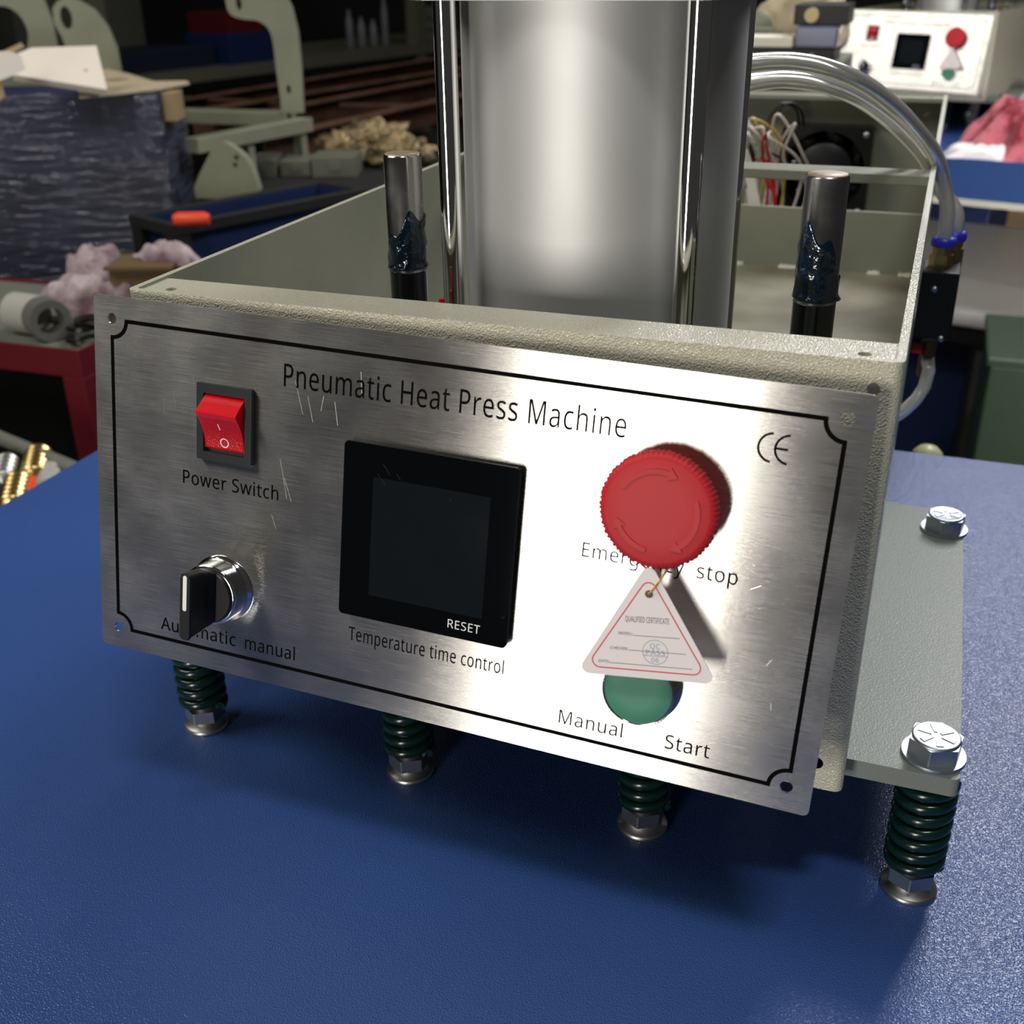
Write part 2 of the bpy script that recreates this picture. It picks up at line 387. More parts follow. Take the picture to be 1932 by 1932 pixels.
    k = MB(); prof = [(-32.6, -1), (-32.6, .6), (-35.5, 4.6), (-38.3, 7.6), (-39.2, 8.0), (-40.4, 7.2)]+[(-40.4-13.6*t, 7.2-5.4*(1-(1-t)**2)-.2*t) for t in (.15, .3, .45, .6, .75, .9, 1)]+[(-55.4, -1)]
    MX = PM @ Matrix(((0, 0, 1, 0), (1, 0, 0, 0), (0, 1, 0, 0), (0, 0, 0, 1)))       # (a,b,c)->(u=c, v=a, w=b)
    k.prism([prof], 53.4, 71.2, MX)
    ro = k.build('rocker', m_red, so, bevel=.25)
    k = MB(); vs = []; tt = [(-41.2-12.2*i/8) for i in range(9)]
    def rz(v):
        t = (-40.4-v)/13.6; return 7.2-5.4*(1-(1-t)**2)-.2*t
    for v in tt: vs += [(54.2, v, rz(v)+.1), (70.4, v, rz(v)+.1)]
    k.add(vs, [(2*i, 2*i+2, 2*i+3, 2*i+1) for i in range(8)], PM, smooth=True)
    k.build('ribbed_lens', m_redlow, so)
    k = MB(); ps = circ(62.6, -51.2, 1.75, 24)
    vs, fs = strip(ps, .45, True); k.add([(v.x, v.y, rz(v.y)+.25) for v in vs], fs, PM); k.build('off_symbol', m_white, so)
    k = MB(); vs, fs = strip([(61.6, -43.2), (61.7, -44.4), (61.8, -45.8)], .5); k.add([(v.x, v.y, rz(v.y)+.28) for v in vs], fs, PM); k.build('on_symbol', m_white, so)
    # --- temperature controller
    s = MB(); s.prism([rrect(117.0, 185.2, -109.6, -42.0, 2.0, 5)], .3, 2.4, PM)
    to = s.build('temperature_controller', m_black, R, bevel=.3)
    s = MB(); s.prism([rrect(116.2, 185.9, -110.2, -41.3, 1.8, 5)], 2.7, 4.2, PM); s.build('bezel', m_blackg, to, bevel=.35)
    s = MB(); s.prism([rrect(128.7, 175.6, -100.4, -53.6, .6, 3)], 4.1, 4.24, PM); s.build('display', m_screen, to)
    text_mb('RESET', 3.4, 162.2, 175.2, -106.6, PM, z=4.28, thin=-.004).build('lettering', m_white, to)
    s = MB()
    for cu, cv, ln, an in ((134, -50, 5, 128), (139, -52, 3, 125), (132, -54, 5, 130), (160, -57, 1, 60), (184, -98, 1.5, 40)):
        a = math.radians(an); d = Vector((math.cos(a), math.sin(a)))*ln/2
        vs, fs = strip([(cu-d.x, cv-d.y), (cu, cv), (cu+d.x, cv+d.y)], .09); s.add([(v.x, v.y, 4.27) for v in vs], fs, PM)
    s.build('scratches', m_frame, to)['kind'] = 'stuff'
    # --- selector knob
    C0 = PM @ T(61, -112.4, 0)
    s = MB(); s.lathe([(13.9, 0), (13.9, 1.0), (12.9, 1.3), (12.6, 3.2), (12.6, 9.4), (12.3, 10.2), (11.4, 10.4)], C0, 56)
    ko = s.build('selector_switch', m_chrome, R)
    s = MB(); s.lathe([(11.3, 9.8), (11.3, 11.0), (10.6, 11.6)], C0, 48); s.build('knob_disc', m_black, ko)
    s = MB()                     # handle: long ridge, flaring into the disc
    secs = []
    for w, hw, hl in ((11.2, 4.6, 11.0), (15, 3.2, 12.5), (20, 2.7, 13.6), (25.2, 2.6, 14.0), (26, 2.2, 13.6)):
        secs.append([(x, y, w) for x, y in rrect(-hw, hw, -hl, hl, min(hw*.95, 2.2), 5)])
    s.rings(secs, M=C0 @ Matrix.Rotation(math.radians(-1.5), 4, 'Z'), smooth=False); s.build('handle', m_black, ko, bevel=.4)
    s = MB(); s.prism([rrect(-.85, .85, -1.4, 13.2, .8, 5)], 25.9, 26.15, C0 @ Matrix.Rotation(math.radians(-1.5), 4, 'Z')); s.build('pointer_mark', m_white, ko)
    # --- emergency stop
    C1 = PM @ T(237.9, -45.6, 0)
    s = MB(); s.lathe([(12.0, 0), (12.0, 6.5), (15.5, 8), (19.0, 8.6), (20.0, 9.4), (20.3, 11.2), (19.9, 12.8), (18.7, 13.9), (17.5, 14.25), (10, 14.5), (.05, 14.55)], C1, 288,
                      rf=lambda i, n, z: (.28*(1 if math.sin(2*PI*i*72/n) > 0 else -1) if 9 < z < 13.5 else 0))
    eo = s.build('emergency_stop', m_stop, R)
    s = MB(); s.lathe([(14.0, .0), (14.0, 1.0), (13.0, 1.4), (12.8, 6)], C1, 48); s.build('collar', m_gold, eo)
    for a0, a1 in ((152, 68), (24, -60), (-99, -160)):
        s = MB(); a = a0; d = -8
        outp = arc(0, 0, 14.7, a0, a1+10, 12); inn = arc(0, 0, 13.0, a1+10, a0, 12)
        hd = [(16.1*math.cos(math.radians(a1+10)), 16.1*math.sin(math.radians(a1+10))), (13.8*math.cos(math.radians(a1-3)), 13.8*math.sin(math.radians(a1-3))), (11.6*math.cos(math.radians(a1+10)), 11.6*math.sin(math.radians(a1+10)))]
        s.prism([outp+hd+inn], 14.2, 14.78, C1); s.build('arrow', m_stop, eo, bevel=.12)
    # --- start button
    C2 = PM @ T(237.6, -113.8, 0)
    s = MB(); s.lathe([(14.2, 0), (14.2, 1), (13.4, 1.4), (13.2, 7.6), (12.9, 8.4), (12.4, 8.5), (12.1, 7.9)], C2, 64); bo = s.build('start_button', m_chrome, R)
    s = MB(); s.lathe([(12.0, 6.5), (12.0, 7.9), (11.4, 8.2), (6, 8.05), (.05, 8.0)], C2, 56); s.build('button_cap', m_green, bo)
    # --- base plate, bolts, springs
    s = MB(); s.prism([rrect(-27, 339.6, 15, 259.5, 3, 4)], -176.6, -168.4); s.build('base_plate', m_grey, R, bevel=.9)
    for y in (28, 233.5):
        for x in XP:
            if x < 0 or x > 300:
                s = MB(); s.prism([hexn(18.5)], -166.6, -159.4, T(x, y, 0) @ rotz(.35)); s.lathe([(9.4, -159.6), (9.2, -158.7), (8.6, -158.3), (7.6, -158.6), (.05, -158.6)], T(x, y, 0), 28)
                b = s.build('hex_bolt', m_zinc, R, bevel=.4)
                st = MB()
                for k in range(6):
                    st.prism([[(-.7, 2.0), (.7, 2.0), (1.3, 7.2), (-1.3, 7.2)]], -158.7, -158.25, T(x, y, 0) @ rotz(k*PI/3+.2))
                st.build('head_marks', m_zincd, b)
                s = MB(); s.lathe([(12.2, -168.4), (12.4, -167.6), (12.2, -166.6)], T(x, y, 0), 36); s.build('flat_washer', m_zinc, R, bevel=.2)
            # coil spring
            pts = []; n = 22*7; z0, z1 = -224.5, -179.6
            for i in range(n+1):
                t = i/n; zz = z0+(z1-z0)*t; a = 2*PI*7*t; pts.append((x+9.7*math.cos(a), y+9.7*math.sin(a), zz))
            s = MB(); s.tube(pts, 2.75, 8); so_ = s.build('coil_spring', m_spring, R)
            s = MB(); s.cyl(6.2, -236, -169, T(x, y, 0), 20); s.build('threaded_stud', m_zincd, so_)
            s = MB(); s.prism([hexn(17.5)], -232, -225.2, T(x, y, 0) @ rotz(.52)); s.build('hex_nut', m_zinc, so_, bevel=.4)
            s = MB(); s.lathe([(11.4, -237.7), (11.6, -236.8), (10.9, -235.2), (9.0, -234.9), (8.8, -232.4), (8.0, -232.0)], T(x, y, 0), 36); s.build('foot_washer', m_zincd, so_)
    # --- upper platen
    s = MB(); s.prism([rrect(-308.7, 605, -327, 509.4, 10, 5)], -311, -237.8); po = s.build('upper_platen', m_blue, R, bevel=1.5)
    s = MB(); s.prism([rrect(-309, 605.3, -327.3, 509.7, 10, 5)], -323, -311); s.build('rim', m_rim, po, bevel=.8)
    # --- lower platen, frame
    s = MB(); s.prism([rrect(-310, 606, -329, 510, 14, 5)], -553, -527); lo = s.build('lower_platen', m_silver, R, bevel=4, seg=3)
    s = MB(); s.prism([rrect(-300, 596, -318, 500, 10, 4)], -592, -553); s.build('felt_skirt', m_fringe, lo)
    s = MB()
    for i in range(140):
        x = -303+i*6.47; s.lathe([(.2, -2.3), (2.0, -1.4), (2.5, 0), (2.0, 1.4), (.2, 2.3)], T(x, -319.5, -556), 7)
    s.build('bead_chain', m_bead, lo)['kind'] = 'stuff'
    s = MB(); s.box(-120, 396, -210, 500, -ZF+60, -592); s.box(-160, 436, -250, 540, -ZF, -ZF+60); s.build('pedestal', m_navy, R, bevel=4)
    s = MB(); s.box(60, 240, 520, 760, -1030, -176.8); s.build('rear_column', m_navy, R, bevel=4)
    for x in (425, -190):
        s = MB(); s.box(x, x+46, -300, -262, -ZF, -592); s.build('support_leg', mat('grey_brown_steel', srgb(86, 84, 72), .55), R, bevel=2)
    # --- guide rods with grease
    for x, y, g0, g1, sg in ((80.5, 93.6, -7.5, 17, 1), (259.5, 91.3, -6.5, 22, -1)):
        s = MB(); s.lathe([(8.2, -232), (8.25, 40.9), (7.6, 41.6)], T(x, y, 0), 48); r = s.build('guide_rod', m_rod, R)
        s = MB(); s.lathe([(7.6, 41.3), (7.5, 41.9), (.05, 41.7)], T(x, y, 0), 32); s.build('sawn_end', m_rodtop, r)
        s = MB(); rg = []; nz = 26; ns = 48
        for j in range(nz+1):
            t = j/nz; row = []
            for i in range(ns):
                a = 2*PI*i/ns
                # ragged top edge: grease climbs on one side
                top = g1-10*(.5+.5*math.cos(a-(.2 if sg > 0 else 3.9)))*-1*.0
                top = g0+(g1-g0)*(.55+.45*math.cos(a-(-.5 if sg > 0 else -2.1))+.12*math.sin(5*a))
                z = g0+(max(top, g0+6)-g0)*t
                nn = noise.noise(Vector((math.cos(a)*2.2, math.sin(a)*2.2, z*.16)))
                rr = 8.3+.35+.55*nn+(.9*math.exp(-((z-g0)/1.5)**2)*(1+.5*math.sin(3*a+1)))
                if j == nz: rr = 8.26
                if j == 0: rr = 8.26
                row.append((x+rr*math.cos(a), y+rr*math.sin(a), z))
            rg.append(row)
        s.rings(rg, caps=False); s.build('grease', m_grease, r)
        s = MB(); s.lathe([(8.4, -34), (8.45, g0-1)], T(x, y, 0), 40); s.build('grease_film', mat('grease_film', srgb(10, 18, 24), .12, .3, coat=1.), r)
    # --- air cylinder
    cx, cy = 161.5, 120.8
    s = MB(); s.lathe([(58.6, -100), (58.6, 104)], T(cx, cy, 0), 128); ao = s.build('air_cylinder', m_alu, R)
    for z0, z1 in ((-115, -96), (103, 135)):
        s = MB(); s.prism([rrect(cx-62, cx+62, cy-62, cy+62, 9, 5)], z0, z1); s.build('end_cap', m_alud, ao, bevel=1)
    for sx in (-1, 1):
        for sy in (-1, 1):
            s = MB(); s.lathe([(4.5, -98), (4.5, 108)], T(cx+sx*49.4, cy+sy*49.4, 0), 32); s.build('tie_rod', m_chrome, ao)
            s = MB(); s.prism([hexn(13)], 135, 143, T(cx+sx*49.4, cy+sy*49.4, 0)); s.build('tie_rod_nut', m_zinc, ao)
    # --- little red and dark wires at the cylinder foot
    s = MB(); kp = hit(841, 592, 1, 60); s.tube([(kp.x+1, 60, kp.z-8), (kp.x+.3, 60, kp.z), (kp.x-.8, 60, kp.z+3), (kp.x-1.6, 60, kp.z+5.6), (kp.x-1.7, 60, kp.z+6.2)], 1.3, 10); s.build('red_cap_wire', m_wire_r, R)
    s = MB(); kp = hit(851, 590, 1, 62); s.tube([(kp.x, 62, kp.z-6), (kp.x, 62, kp.z), (kp.x+1.6, 61, kp.z+6), (kp.x+2.2, 60, kp.z+14), (kp.x+1.4, 60, kp.z+20)], .45, 6); s.build('thin_red_wire', mat('dark_red_wire', srgb(120, 20, 24), .4), R)
    # --- cooling fan on the back wall
    fx0, fx1, fz0, fz1, fy = 158.5, 240, -106.5, -27, 766.8; fcx, fcz = (fx0+fx1)/2, (fz0+fz1)/2
    FM = frameM((fcx, fy, fcz), (1, 0, 0), z=(0, -1, 0))
    s = MB(); s.prism([rrect(-40.5, 40.5, -40, 40, 5, 4), circ(0, 0, 36.5, 40), circ(34.5, 34, 2, 10), circ(-34.5, 34, 2, 10), circ(34.5, -34, 2, 10), circ(-34.5, -34, 2, 10)], 0, 25, FM)
    fo_ = s.build('cooling_fan', m_fanb, R, bevel=.6)
    s = MB(); s.cyl(37.5, 0.2, 1.4, FM, 40); s.build('fan_back', m_black, fo_)
    s = MB(); s.lathe([(26, 4), (26, 22), (24.5, 23.5), (.05, 23.5)], FM, 40); s.build('fan_hub', m_black, fo_)
    for k in range(7):
        s = MB(); a = 2*PI*k/7; vs = []
        for r_, tw in ((25, .62), (29, .66), (32, .70), (35.5, .75)):
            for e in (-1, 1):
                b_ = a+e*.30+(r_-17)*.012; vs.append((r_*math.cos(b_), r_*math.sin(b_), 13+e*7))
        s.add(vs, [(2*i, 2*i+2, 2*i+3, 2*i+1) for i in range(3)], FM, True); bl_ = s.build('fan_blade', m_fanb, fo_)
        sd = bl_.modifiers.new('s', 'SOLIDIFY'); sd.thickness = .0012
    for ux, uz in ((-34.5, 34), (34.5, 34), (34.5, -34), (-34.5, -34)):
        s = MB(); s.lathe([(3.2, 25), (3.2, 26.4), (2.2, 27.6), (.05, 27.8)], FM @ T(ux, uz, 0), 16); s.build('fan_screw', m_zinc, fo_)
    # --- wiring
    rnd = random.Random(11)
    def wire(pts, r, m):
        P = [Vector(p) for p in pts]; out = []
        for i in range(len(P)-1):
            p0, p1, p2, p3 = P[max(i-1, 0)], P[i], P[i+1], P[min(i+2, len(P)-1)]
            for k in range(8):
                t = k/8; out.append(.5*((2*p1)+(p2-p0)*t+(2*p0-5*p1+4*p2-p3)*t*t+(3*p1-p0-3*p2+p3)*t**3))
        out.append(P[-1]); s = MB(); s.tube(out, r, 7); return s.build('wire', m, R)
    cols = [m_wire_w]*11+[m_wire_y, m_wire_r]
    for i, mm in enumerate(cols):
        x = 126+rnd.random()*28; y = 640+rnd.random()*60
        wire([(x-20+rnd.random()*30, y, -160), (x+rnd.random()*20, y+20, -90), (x+rnd.random()*16-4, y+10, -45+rnd.random()*14), (x+rnd.random()*26, y-20, -8-rnd.random()*20), (x+14+rnd.random()*18, y, -30-rnd.random()*30), (x+24+rnd.random()*16, y+20, -80), (x+10+rnd.random()*30, y-20, -150)], 1.15, mm)
    for i in range(4):
        wire([(128+i*5, 640, -25-i*3), (146+i*2, 640, -60), (152+i*3, 628, -110), (150-8*i, 610, -168)], 1.4, m_wire_w)
    wire([(128, 640, -62), (150, 660, -44), (165, 660, -60), (172, 650, -110), (180, 640, -160)], 1.5, m_wire_r)
    wire([(124, 640, -58), (140, 655, -48), (154, 650, -50), (170, 650, -75)], 1.5, m_wire_r)
    for dx in (0, 4): wire([(145+dx, 700, -28), (158+dx, 720, -6), (170+dx, 735, -12), (172+dx, 755, -28)], 1.1, m_wire_k)
    wire([(150, 690, -40), (162, 700, -48), (175, 720, -58), (185, 738, -64)], 1.1, m_wire_k)
    s = MB(); s.box(143, 149, 648, 654, -68, -30); s.build('cable_tie', m_wire_k, R, bevel=1)
    # --- valve and air hoses on the outside of the right wall
    s = MB(); s.box(298, 321, 392, 424, -110, -66); vo = s.build('air_valve', m_black, R, bevel=1)
    for x, z in ((307, -77), (315.5, -109)):
        s = MB(); s.lathe([(2, 0), (2, 1.2), (.05, 1.5)], frameM((x, 391.8, z), (1, 0, 0), z=(0, -1, 0)), 14); s.build('valve_screw', m_zinc, vo)
    for k, (x, y) in enumerate(((308.5, 408), (314.5, 428))):
        s = MB(); s.prism([hexn(13)], -70, -58, T(x, y, 0)); s.lathe([(6.2, -58), (6.2, -52)], T(x, y, 0), 20); s.build('brass_fitting', m_brass, vo, bevel=.5)
        s = MB(); s.lathe([(7.4, -53), (7.8, -50), (7.4, -47.5), (4.5, -47.2)], T(x, y, 0), 24); s.build('release_collar', m_vio, vo)
        PX = (((1790, 458, 408), (1787, 400, 405), (1780, 340, 398), (1763, 290, 382), (1728, 243, 352), (1684, 198, 322), (1628, 157, 292), (1565, 130, 270), (1500, 117, 254), (1440, 117, 240), (1395, 124, 230)),
              ((1777, 452, 428), (1771, 400, 424), (1764, 345, 418), (1745, 300, 402), (1704, 252, 376), (1656, 210, 350), (1604, 178, 324), (1545, 158, 302), (1480, 150, 284), (1430, 154, 270), (1390, 162, 260)))[k]
        P = [hit(a_, b_, 1, c_) for a_, b_, c_ in PX]
        P[0] = Vector((x, y, -56)); P[1].x = max(P[1].x, x-1)
        V = [Vector(p) for p in P]; out = []
        for i in range(len(V)-1):
            p0, p1, p2, p3 = V[max(i-1, 0)], V[i], V[i+1], V[min(i+2, len(V)-1)]
            for q_ in range(10):
                t = q_/10; out.append(.5*((2*p1)+(p2-p0)*t+(2*p0-5*p1+4*p2-p3)*t*t+(3*p1-p0-3*p2+p3)*t**3))
        out.append(V[-1])
        s = MB(); s.tube(out, 4.6, 20); s.tube([p for p in out][::-1], 3.0, 20); s.build('air_hose', m_hose, R)
    s = MB(); s.lathe([(5, -140), (5, -116)], T(309, 408, 0), 20); s.build('brown_fitting', mat('dark_brass', (.20, .11, .05, 1), .4, .8), vo)
    s = MB(); s.box(299, 305, 398, 404, -122, -117); s.build('red_push_pin', m_wire_r, vo)
    s = MB(); s.tube([(309, 408, -138)]+[tuple(hit(a_, b_, 1, c_)) for a_, b_, c_ in ((1751, 672, 405), (1752, 700, 402), (1744, 730, 398), (1728, 754, 392), (1706, 774, 384), (1684, 788, 376))], 4.2, 16); s.build('air_hose', m_hose, R)
    # --- rear lever knob
    kp = hit(1748, 868, 1, 545)
    s = MB(); s.lathe([(.1, 13), (7, 11.5), (11.5, 7), (13, 0), (11.5, -7), (7, -11.5), (.1, -13)][::-1], T(kp.x, kp.y, kp.z), 28); ko_ = s.build('lever_knob', mat('cream_knob_plastic', srgb(190, 186, 140), .35), R)
    s = MB(); s.tube([(kp.x, kp.y, kp.z-8), (kp.x-10, kp.y-6, kp.z-70), (kp.x-60, kp.y-26, -300)], 5, 12); s.build('lever_rod', m_zinc, ko_)
    return R

press = make_press('cream and blue pneumatic press in front with steel control panel and air cylinder')

# certificate tag with its cord (hangs from the stop button, a thing of its own)
def make_tag(label):
    th = math.radians(7.84); W15 = 13.2
    TM = PM @ T(218.6, -107.0, W15) @ Matrix.Rotation(th, 4, 'Z')
    base = tuple(TM @ Vector((22, 0, 0)))
    R = root('certificate_tag', label, 'tag', base)
    def tri(a, b, c, r, n=5):
        P = [Vector(a), Vector(b), Vector(c)]; out = []
        for i in range(3):
            p = P[i]; d1 = (P[i-1]-p).normalized(); d2 = (P[(i+1) % 3]-p).normalized()
            ang = math.acos(d1.dot(d2)); L = r/math.tan(ang/2); c_ = p+(d1+d2).normalized()*(r/math.sin(ang/2))
            a0 = math.atan2(*((p+d1*L)-c_).yx); a1 = math.atan2(*((p+d2*L)-c_).yx)
            while a1-a0 > PI: a1 -= 2*PI
            while a1-a0 < -PI: a1 += 2*PI
            out += [(c_.x+r*math.cos(a0+(a1-a0)*k/n), c_.y+r*math.sin(a0+(a1-a0)*k/n)) for k in range(n+1)]
        return out
    tr = tri((-3.0, -1.6), (47.0, -1.6), (24.4, 41.0), 2.6)
    s = MB(); s.prism([tr, circ(24.1, 29.1, 1.45, 20)], -.45, 0, TM); cd = s.build('card', m_tag, R)
    s = MB(); vs, fs = strip(tri((.9, 1.2), (43.2, 1.2), (24.35, 35.6), 2.6), .42, True); s.add([(v.x, v.y, .05) for v in vs], fs, TM); s.build('printed_border', m_tagred, cd)
    for t, h, a, b, y, mm in (('QUALIFIED CERTIFICATE', 2.0, 15.6, 30.8, 18.8, m_tagink), ('(MODEL)', 1.0, 12.9, 17.8, 13.9, m_tagink), ('(CHECKER)', 1.0, 9.8, 16.0, 8.3, m_tagink), ('(DATE)', 1.0, 5.4, 9.1, 3.1, m_tagink),
                              ('QC', 1.9, 24.0, 27.5, 9.5, m_tagblue), ('PASS', 1.8, 22.6, 29.2, 7.25, m_tagblue), ('06', 1.7, 24.4, 27.0, 4.6, m_tagblue)):
        text_mb(t, h, a, b, y, TM, z=.06, thin=-.006).build('printed_text', mm, cd)
    for x0, x1, y in ((18.1, 34.4, 13.9), (16.4, 36.5, 8.4), (9.2, 38.5, 3.2)):
        s = MB(); vs, fs = strip([(x0, y), ((x0+x1)/2, y), (x1, y)], .16); s.add([(v.x, v.y, .05) for v in vs], fs, TM); s.build('ruled_line', m_tagink, cd)
    s = MB(); vs, fs = strip(circ(25.8, 8.3, 4.4, 40), .2, True); s.add([(v.x, v.y, .055) for v in vs], fs, TM)
    vs, fs = strip([(21.5, 6.9), (25, 6.9), (30.1, 6.9)], .18); s.add([(v.x, v.y, .055) for v in vs], fs, TM); s.build('stamp', m_tagblue, cd)
    # cord: from the stop button's neck through the hole and back
    pts = [PM @ Vector(p) for p in ((232.5, -57.8, 7.6), (234.2, -62, 9.5), (236.0, -67.5, 11.6), (237.4, -72.4, 12.2), (238.2, -74.6, 12.9), (238.6, -74.4, 13.9), (240.2, -72.0, 13.9), (242.0, -68.5, 12.6), (243.5, -65, 10.5), (245.6, -60, 8.8), (247.6, -55.0, 7.8))]
    out = []
    for i in range(len(pts)-1):
        p0, p1, p2, p3 = pts[max(i-1, 0)], pts[i], pts[i+1], pts[min(i+2, len(pts)-1)]
        for k in range(7):
            t = k/7; out.append(.5*((2*p1)+(p2-p0)*t+(2*p0-5*p1+4*p2-p3)*t*t+(3*p1-p0-3*p2+p3)*t**3))
    s = MB(); s.tube(out, .38, 8)
    ring = [PM @ Vector((237.9+12.9*math.cos(a), -45.6+12.9*math.sin(a), 7.0)) for a in [2*PI*k/48 for k in range(48)]]
    s.tube(ring, .38, 6, closed=True); s.build('cord', m_cord, R)
    return R
tag = make_tag('white triangular certificate card with red border on front press stop button')

# second press further back: same machine, turned and moved
def copy_tree(o, parent=None):
    c = o.copy(); COL.objects.link(c); c.parent = parent
    for ch in [x for x in bpy.data.objects if x.parent == o]: copy_tree(ch, c)
    return c
MOV = Matrix.Translation((.0810, 2.3819, -.0079)) @ Matrix.Translation((0, 0, ZF*.001)) @ Matrix.Rotation(-.2454, 4, 'Z') @ Matrix.Translation((0, 0, -ZF*.001))
def moved(o, label):
    c = copy_tree(o); loc = MOV @ o.location; c.location = loc; c.rotation_euler = (0, 0, -.2454); c['label'] = label; return c
press2 = moved(press, 'smaller looking identical press standing farther back at upper right')
press2.location.z = 0
tag2 = moved(tag, 'pale triangular card hanging on the farther press at upper right'); tag2.location.z += .0079
#BACKGROUND
# ================================================================== things around and behind the press
def camM(o, yaw=0.):
    """upright frame at o: x to the right as seen by someone standing at the machine, y away, turned by yaw"""
    return Matrix.Translation(o) @ Matrix.Rotation(yaw, 4, 'Z')
def legs(mb, pts, w, ztop, zb=-ZF):
    for x, y in pts: mb.box(x-w/2, x+w/2, y-w/2, y+w/2, zb, ztop)
def blob(center, rx, ry, rz, nf, amp, seed, nu=26, nv=16, flat=True):
    c = Vector(center); rg = []
    for j in range(nv+1):
        th = PI*j/nv; row = []
        for i in range(nu):
            ph = 2*PI*i/nu; d = Vector((math.sin(th)*math.cos(ph), math.sin(th)*math.sin(ph), -math.cos(th)))
            k = 1+amp*(noise.noise(d*nf+Vector((seed, 0, 0)))+.5*noise.noise(d*nf*2.3+Vector((0, seed, 0))))
            p = Vector((d.x*rx*k, d.y*ry*k, d.z*rz*k))
            if flat and p.z < -rz*.55: p.z = -rz*.55
            row.append(c+p)
        rg.append(row)
    s = MB(); s.rings(rg); return s
def cloth(center, rx, ry, h, seed, folds=7, M=None, nu=44, nv=22):
    """crumpled cloth heap: pleated dome lying on what carries it"""
    rg = []; c = Vector(center)
    for j in range(nv+1):
        t = j/nv; row = []
        for i in range(nu):
            a = 2*PI*i/nu
            f = 1+.16*math.sin(folds*a+seed+3*t)*t+.10*noise.noise(Vector((math.cos(a)*2, math.sin(a)*2, t*3+seed)))*1.6
            r = t**.75*f
            z = h*(1-t**2.2)+h*.30*noise.noise(Vector((math.cos(a)*r*3.2+seed, math.sin(a)*r*3.2, 2.2)))+h*.16*abs(math.sin(folds*a*1.0+4*t+seed))*(t*(1-t)*4)
            row.append(c+Vector((rx*r*math.cos(a), ry*r*math.sin(a), max(z, 0) if t < .98 else 0)))
        rg.append(row)
    s = MB(); s.rings(rg, caps=True); return s

m_pale = mat('pale_green_grey_paint', srgb(136, 138, 116), .45, var=(5, srgb(118, 120, 100), .4, .7), bump=('noise', 120, .12, .001))
m_board = mat('white_foam_board', srgb(226, 214, 200), .6)
m_kraft = mat('kraft_card', srgb(150, 128, 92), .7, var=(8, srgb(120, 98, 66), .4, .7))
m_paper = mat('crumpled_pale_paper', srgb(186, 170, 140), .65, bump=('noise', 22, .7, .01))
m_crate = mat('crate_blue_sheet', srgb(30, 40, 88), .5, var=(3, srgb(10, 12, 22), .35, .7))
m_film = mat('stretch_film', (.12, .13, .17, 1), .08, bump=('noise', 44, 1., .007), spec=1.)
nt = m_film.node_tree; tb = nt.nodes.new('ShaderNodeBsdfTransparent'); ms = nt.nodes.new('ShaderNodeMixShader'); ms.inputs[0].default_value = .34
nt.links.new(tb.outputs[0], ms.inputs[1]); nt.links.new(nt.nodes['Principled BSDF'].outputs[0], ms.inputs[2]); nt.links.new(ms.outputs[0], nt.nodes['Material Output'].inputs[0])
# film wrinkles run across: stretch the noise
for n_ in nt.nodes:
    if n_.type == 'TEX_NOISE':
        mp = nt.nodes.new('ShaderNodeMapping'); mp.inputs['Scale'].default_value = (.35, .35, 2.6); mp.inputs['Rotation'].default_value = (0, .25, 0)
        tc = [q for q in nt.nodes if q.type == 'TEX_COORD'][0]; nt.links.new(tc.outputs['Object'], mp.inputs[0]); nt.links.new(mp.outputs[0], n_.inputs['Vector'])
m_redp = mat('dark_red_paint', srgb(92, 16, 26), .45)
m_dark = mat('blackened_steel', srgb(26, 26, 26), .6)
m_rust = mat('rusty_steel', srgb(92, 62, 44), .6, var=(12, srgb(60, 38, 28), .4, .7))
m_pink = mat("pink_print_cloth", srgb(196, 104, 116), .9, var=(30, srgb(128, 26, 44), .45, .6), bump=('noise', 60, .7, .006), sheen=.3)
m_rag = mat('pink_white_rag', srgb(176, 160, 160), .9, var=(14, srgb(104, 78, 86), .42, .62), bump=('noise', 30, 1., .02))
m_whitec = mat('white_plastic_bag', srgb(196, 200, 208), .45, bump=('noise', 30, .6, .01))
m_trayb = mat('tray_blue_plastic', srgb(20, 37, 76), .5)
m_orange = mat('orange_red_plastic', srgb(226, 70, 40), .4)
m_tape = mat('pale_tape', srgb(160, 158, 150), .5)
m_steelg = mat('grey_galvanised_steel', srgb(116, 118, 108), .5, .3)

# ---- red cart on the left
CT = -285.0
k0 = hit(147, 662, 2, CT); kl = hit(0, 646, 2, CT); kr = hit(178, 643, 2, CT)
ex = (kl-k0); ex.z = 0; ex.normalize(); ey = Vector((ex.y, -ex.x, 0)) if Vector((ex.y, -ex.x, 0)).dot(kr-k0) > 0 else Vector((-ex.y, ex.x, 0))
CM = Matrix((ex, ey, Vector((0, 0, 1)))).transposed().to_4x4(); CM = Matrix.Translation((k0.x, k0.y, 0)) @ CM     # x left along the front, y away
cb_ = CM @ Vector((300, 160, -ZF))
R = root('tool_cart', 'dark red steel cart at left, open front, carrying rags, tape rolls and brackets', 'cart', tuple(cb_))
s = MB(); s.box(0, 600, 0, 4, CT-34, CT, CM); s.box(0, 4, 4, 250, CT-34, CT, CM); s.box(596, 600, 4, 250, CT-34, CT, CM); s.box(4, 596, 246, 250, CT-34, CT, CM); s.build('top_rail', m_redp, R, bevel=1)
s = MB(); s.box(4, 596, 4, 246, CT-10, CT-4, CM); s.build('top_tray', m_steelg, R)
for x, y in ((0, 0), (570, 0), (0, 220), (570, 220)):
    s = MB(); s.box(x, x+30, y, y+30, -ZF+40, CT-34, CM); s.build('leg', m_redp, R, bevel=1)
    s = MB(); s.cyl(20, -10, 10, CM @ T(x+15, y+15, -ZF+20) @ Matrix.Rotation(PI/2, 4, 'Y'), 18); s.build('castor', m_dark, R)
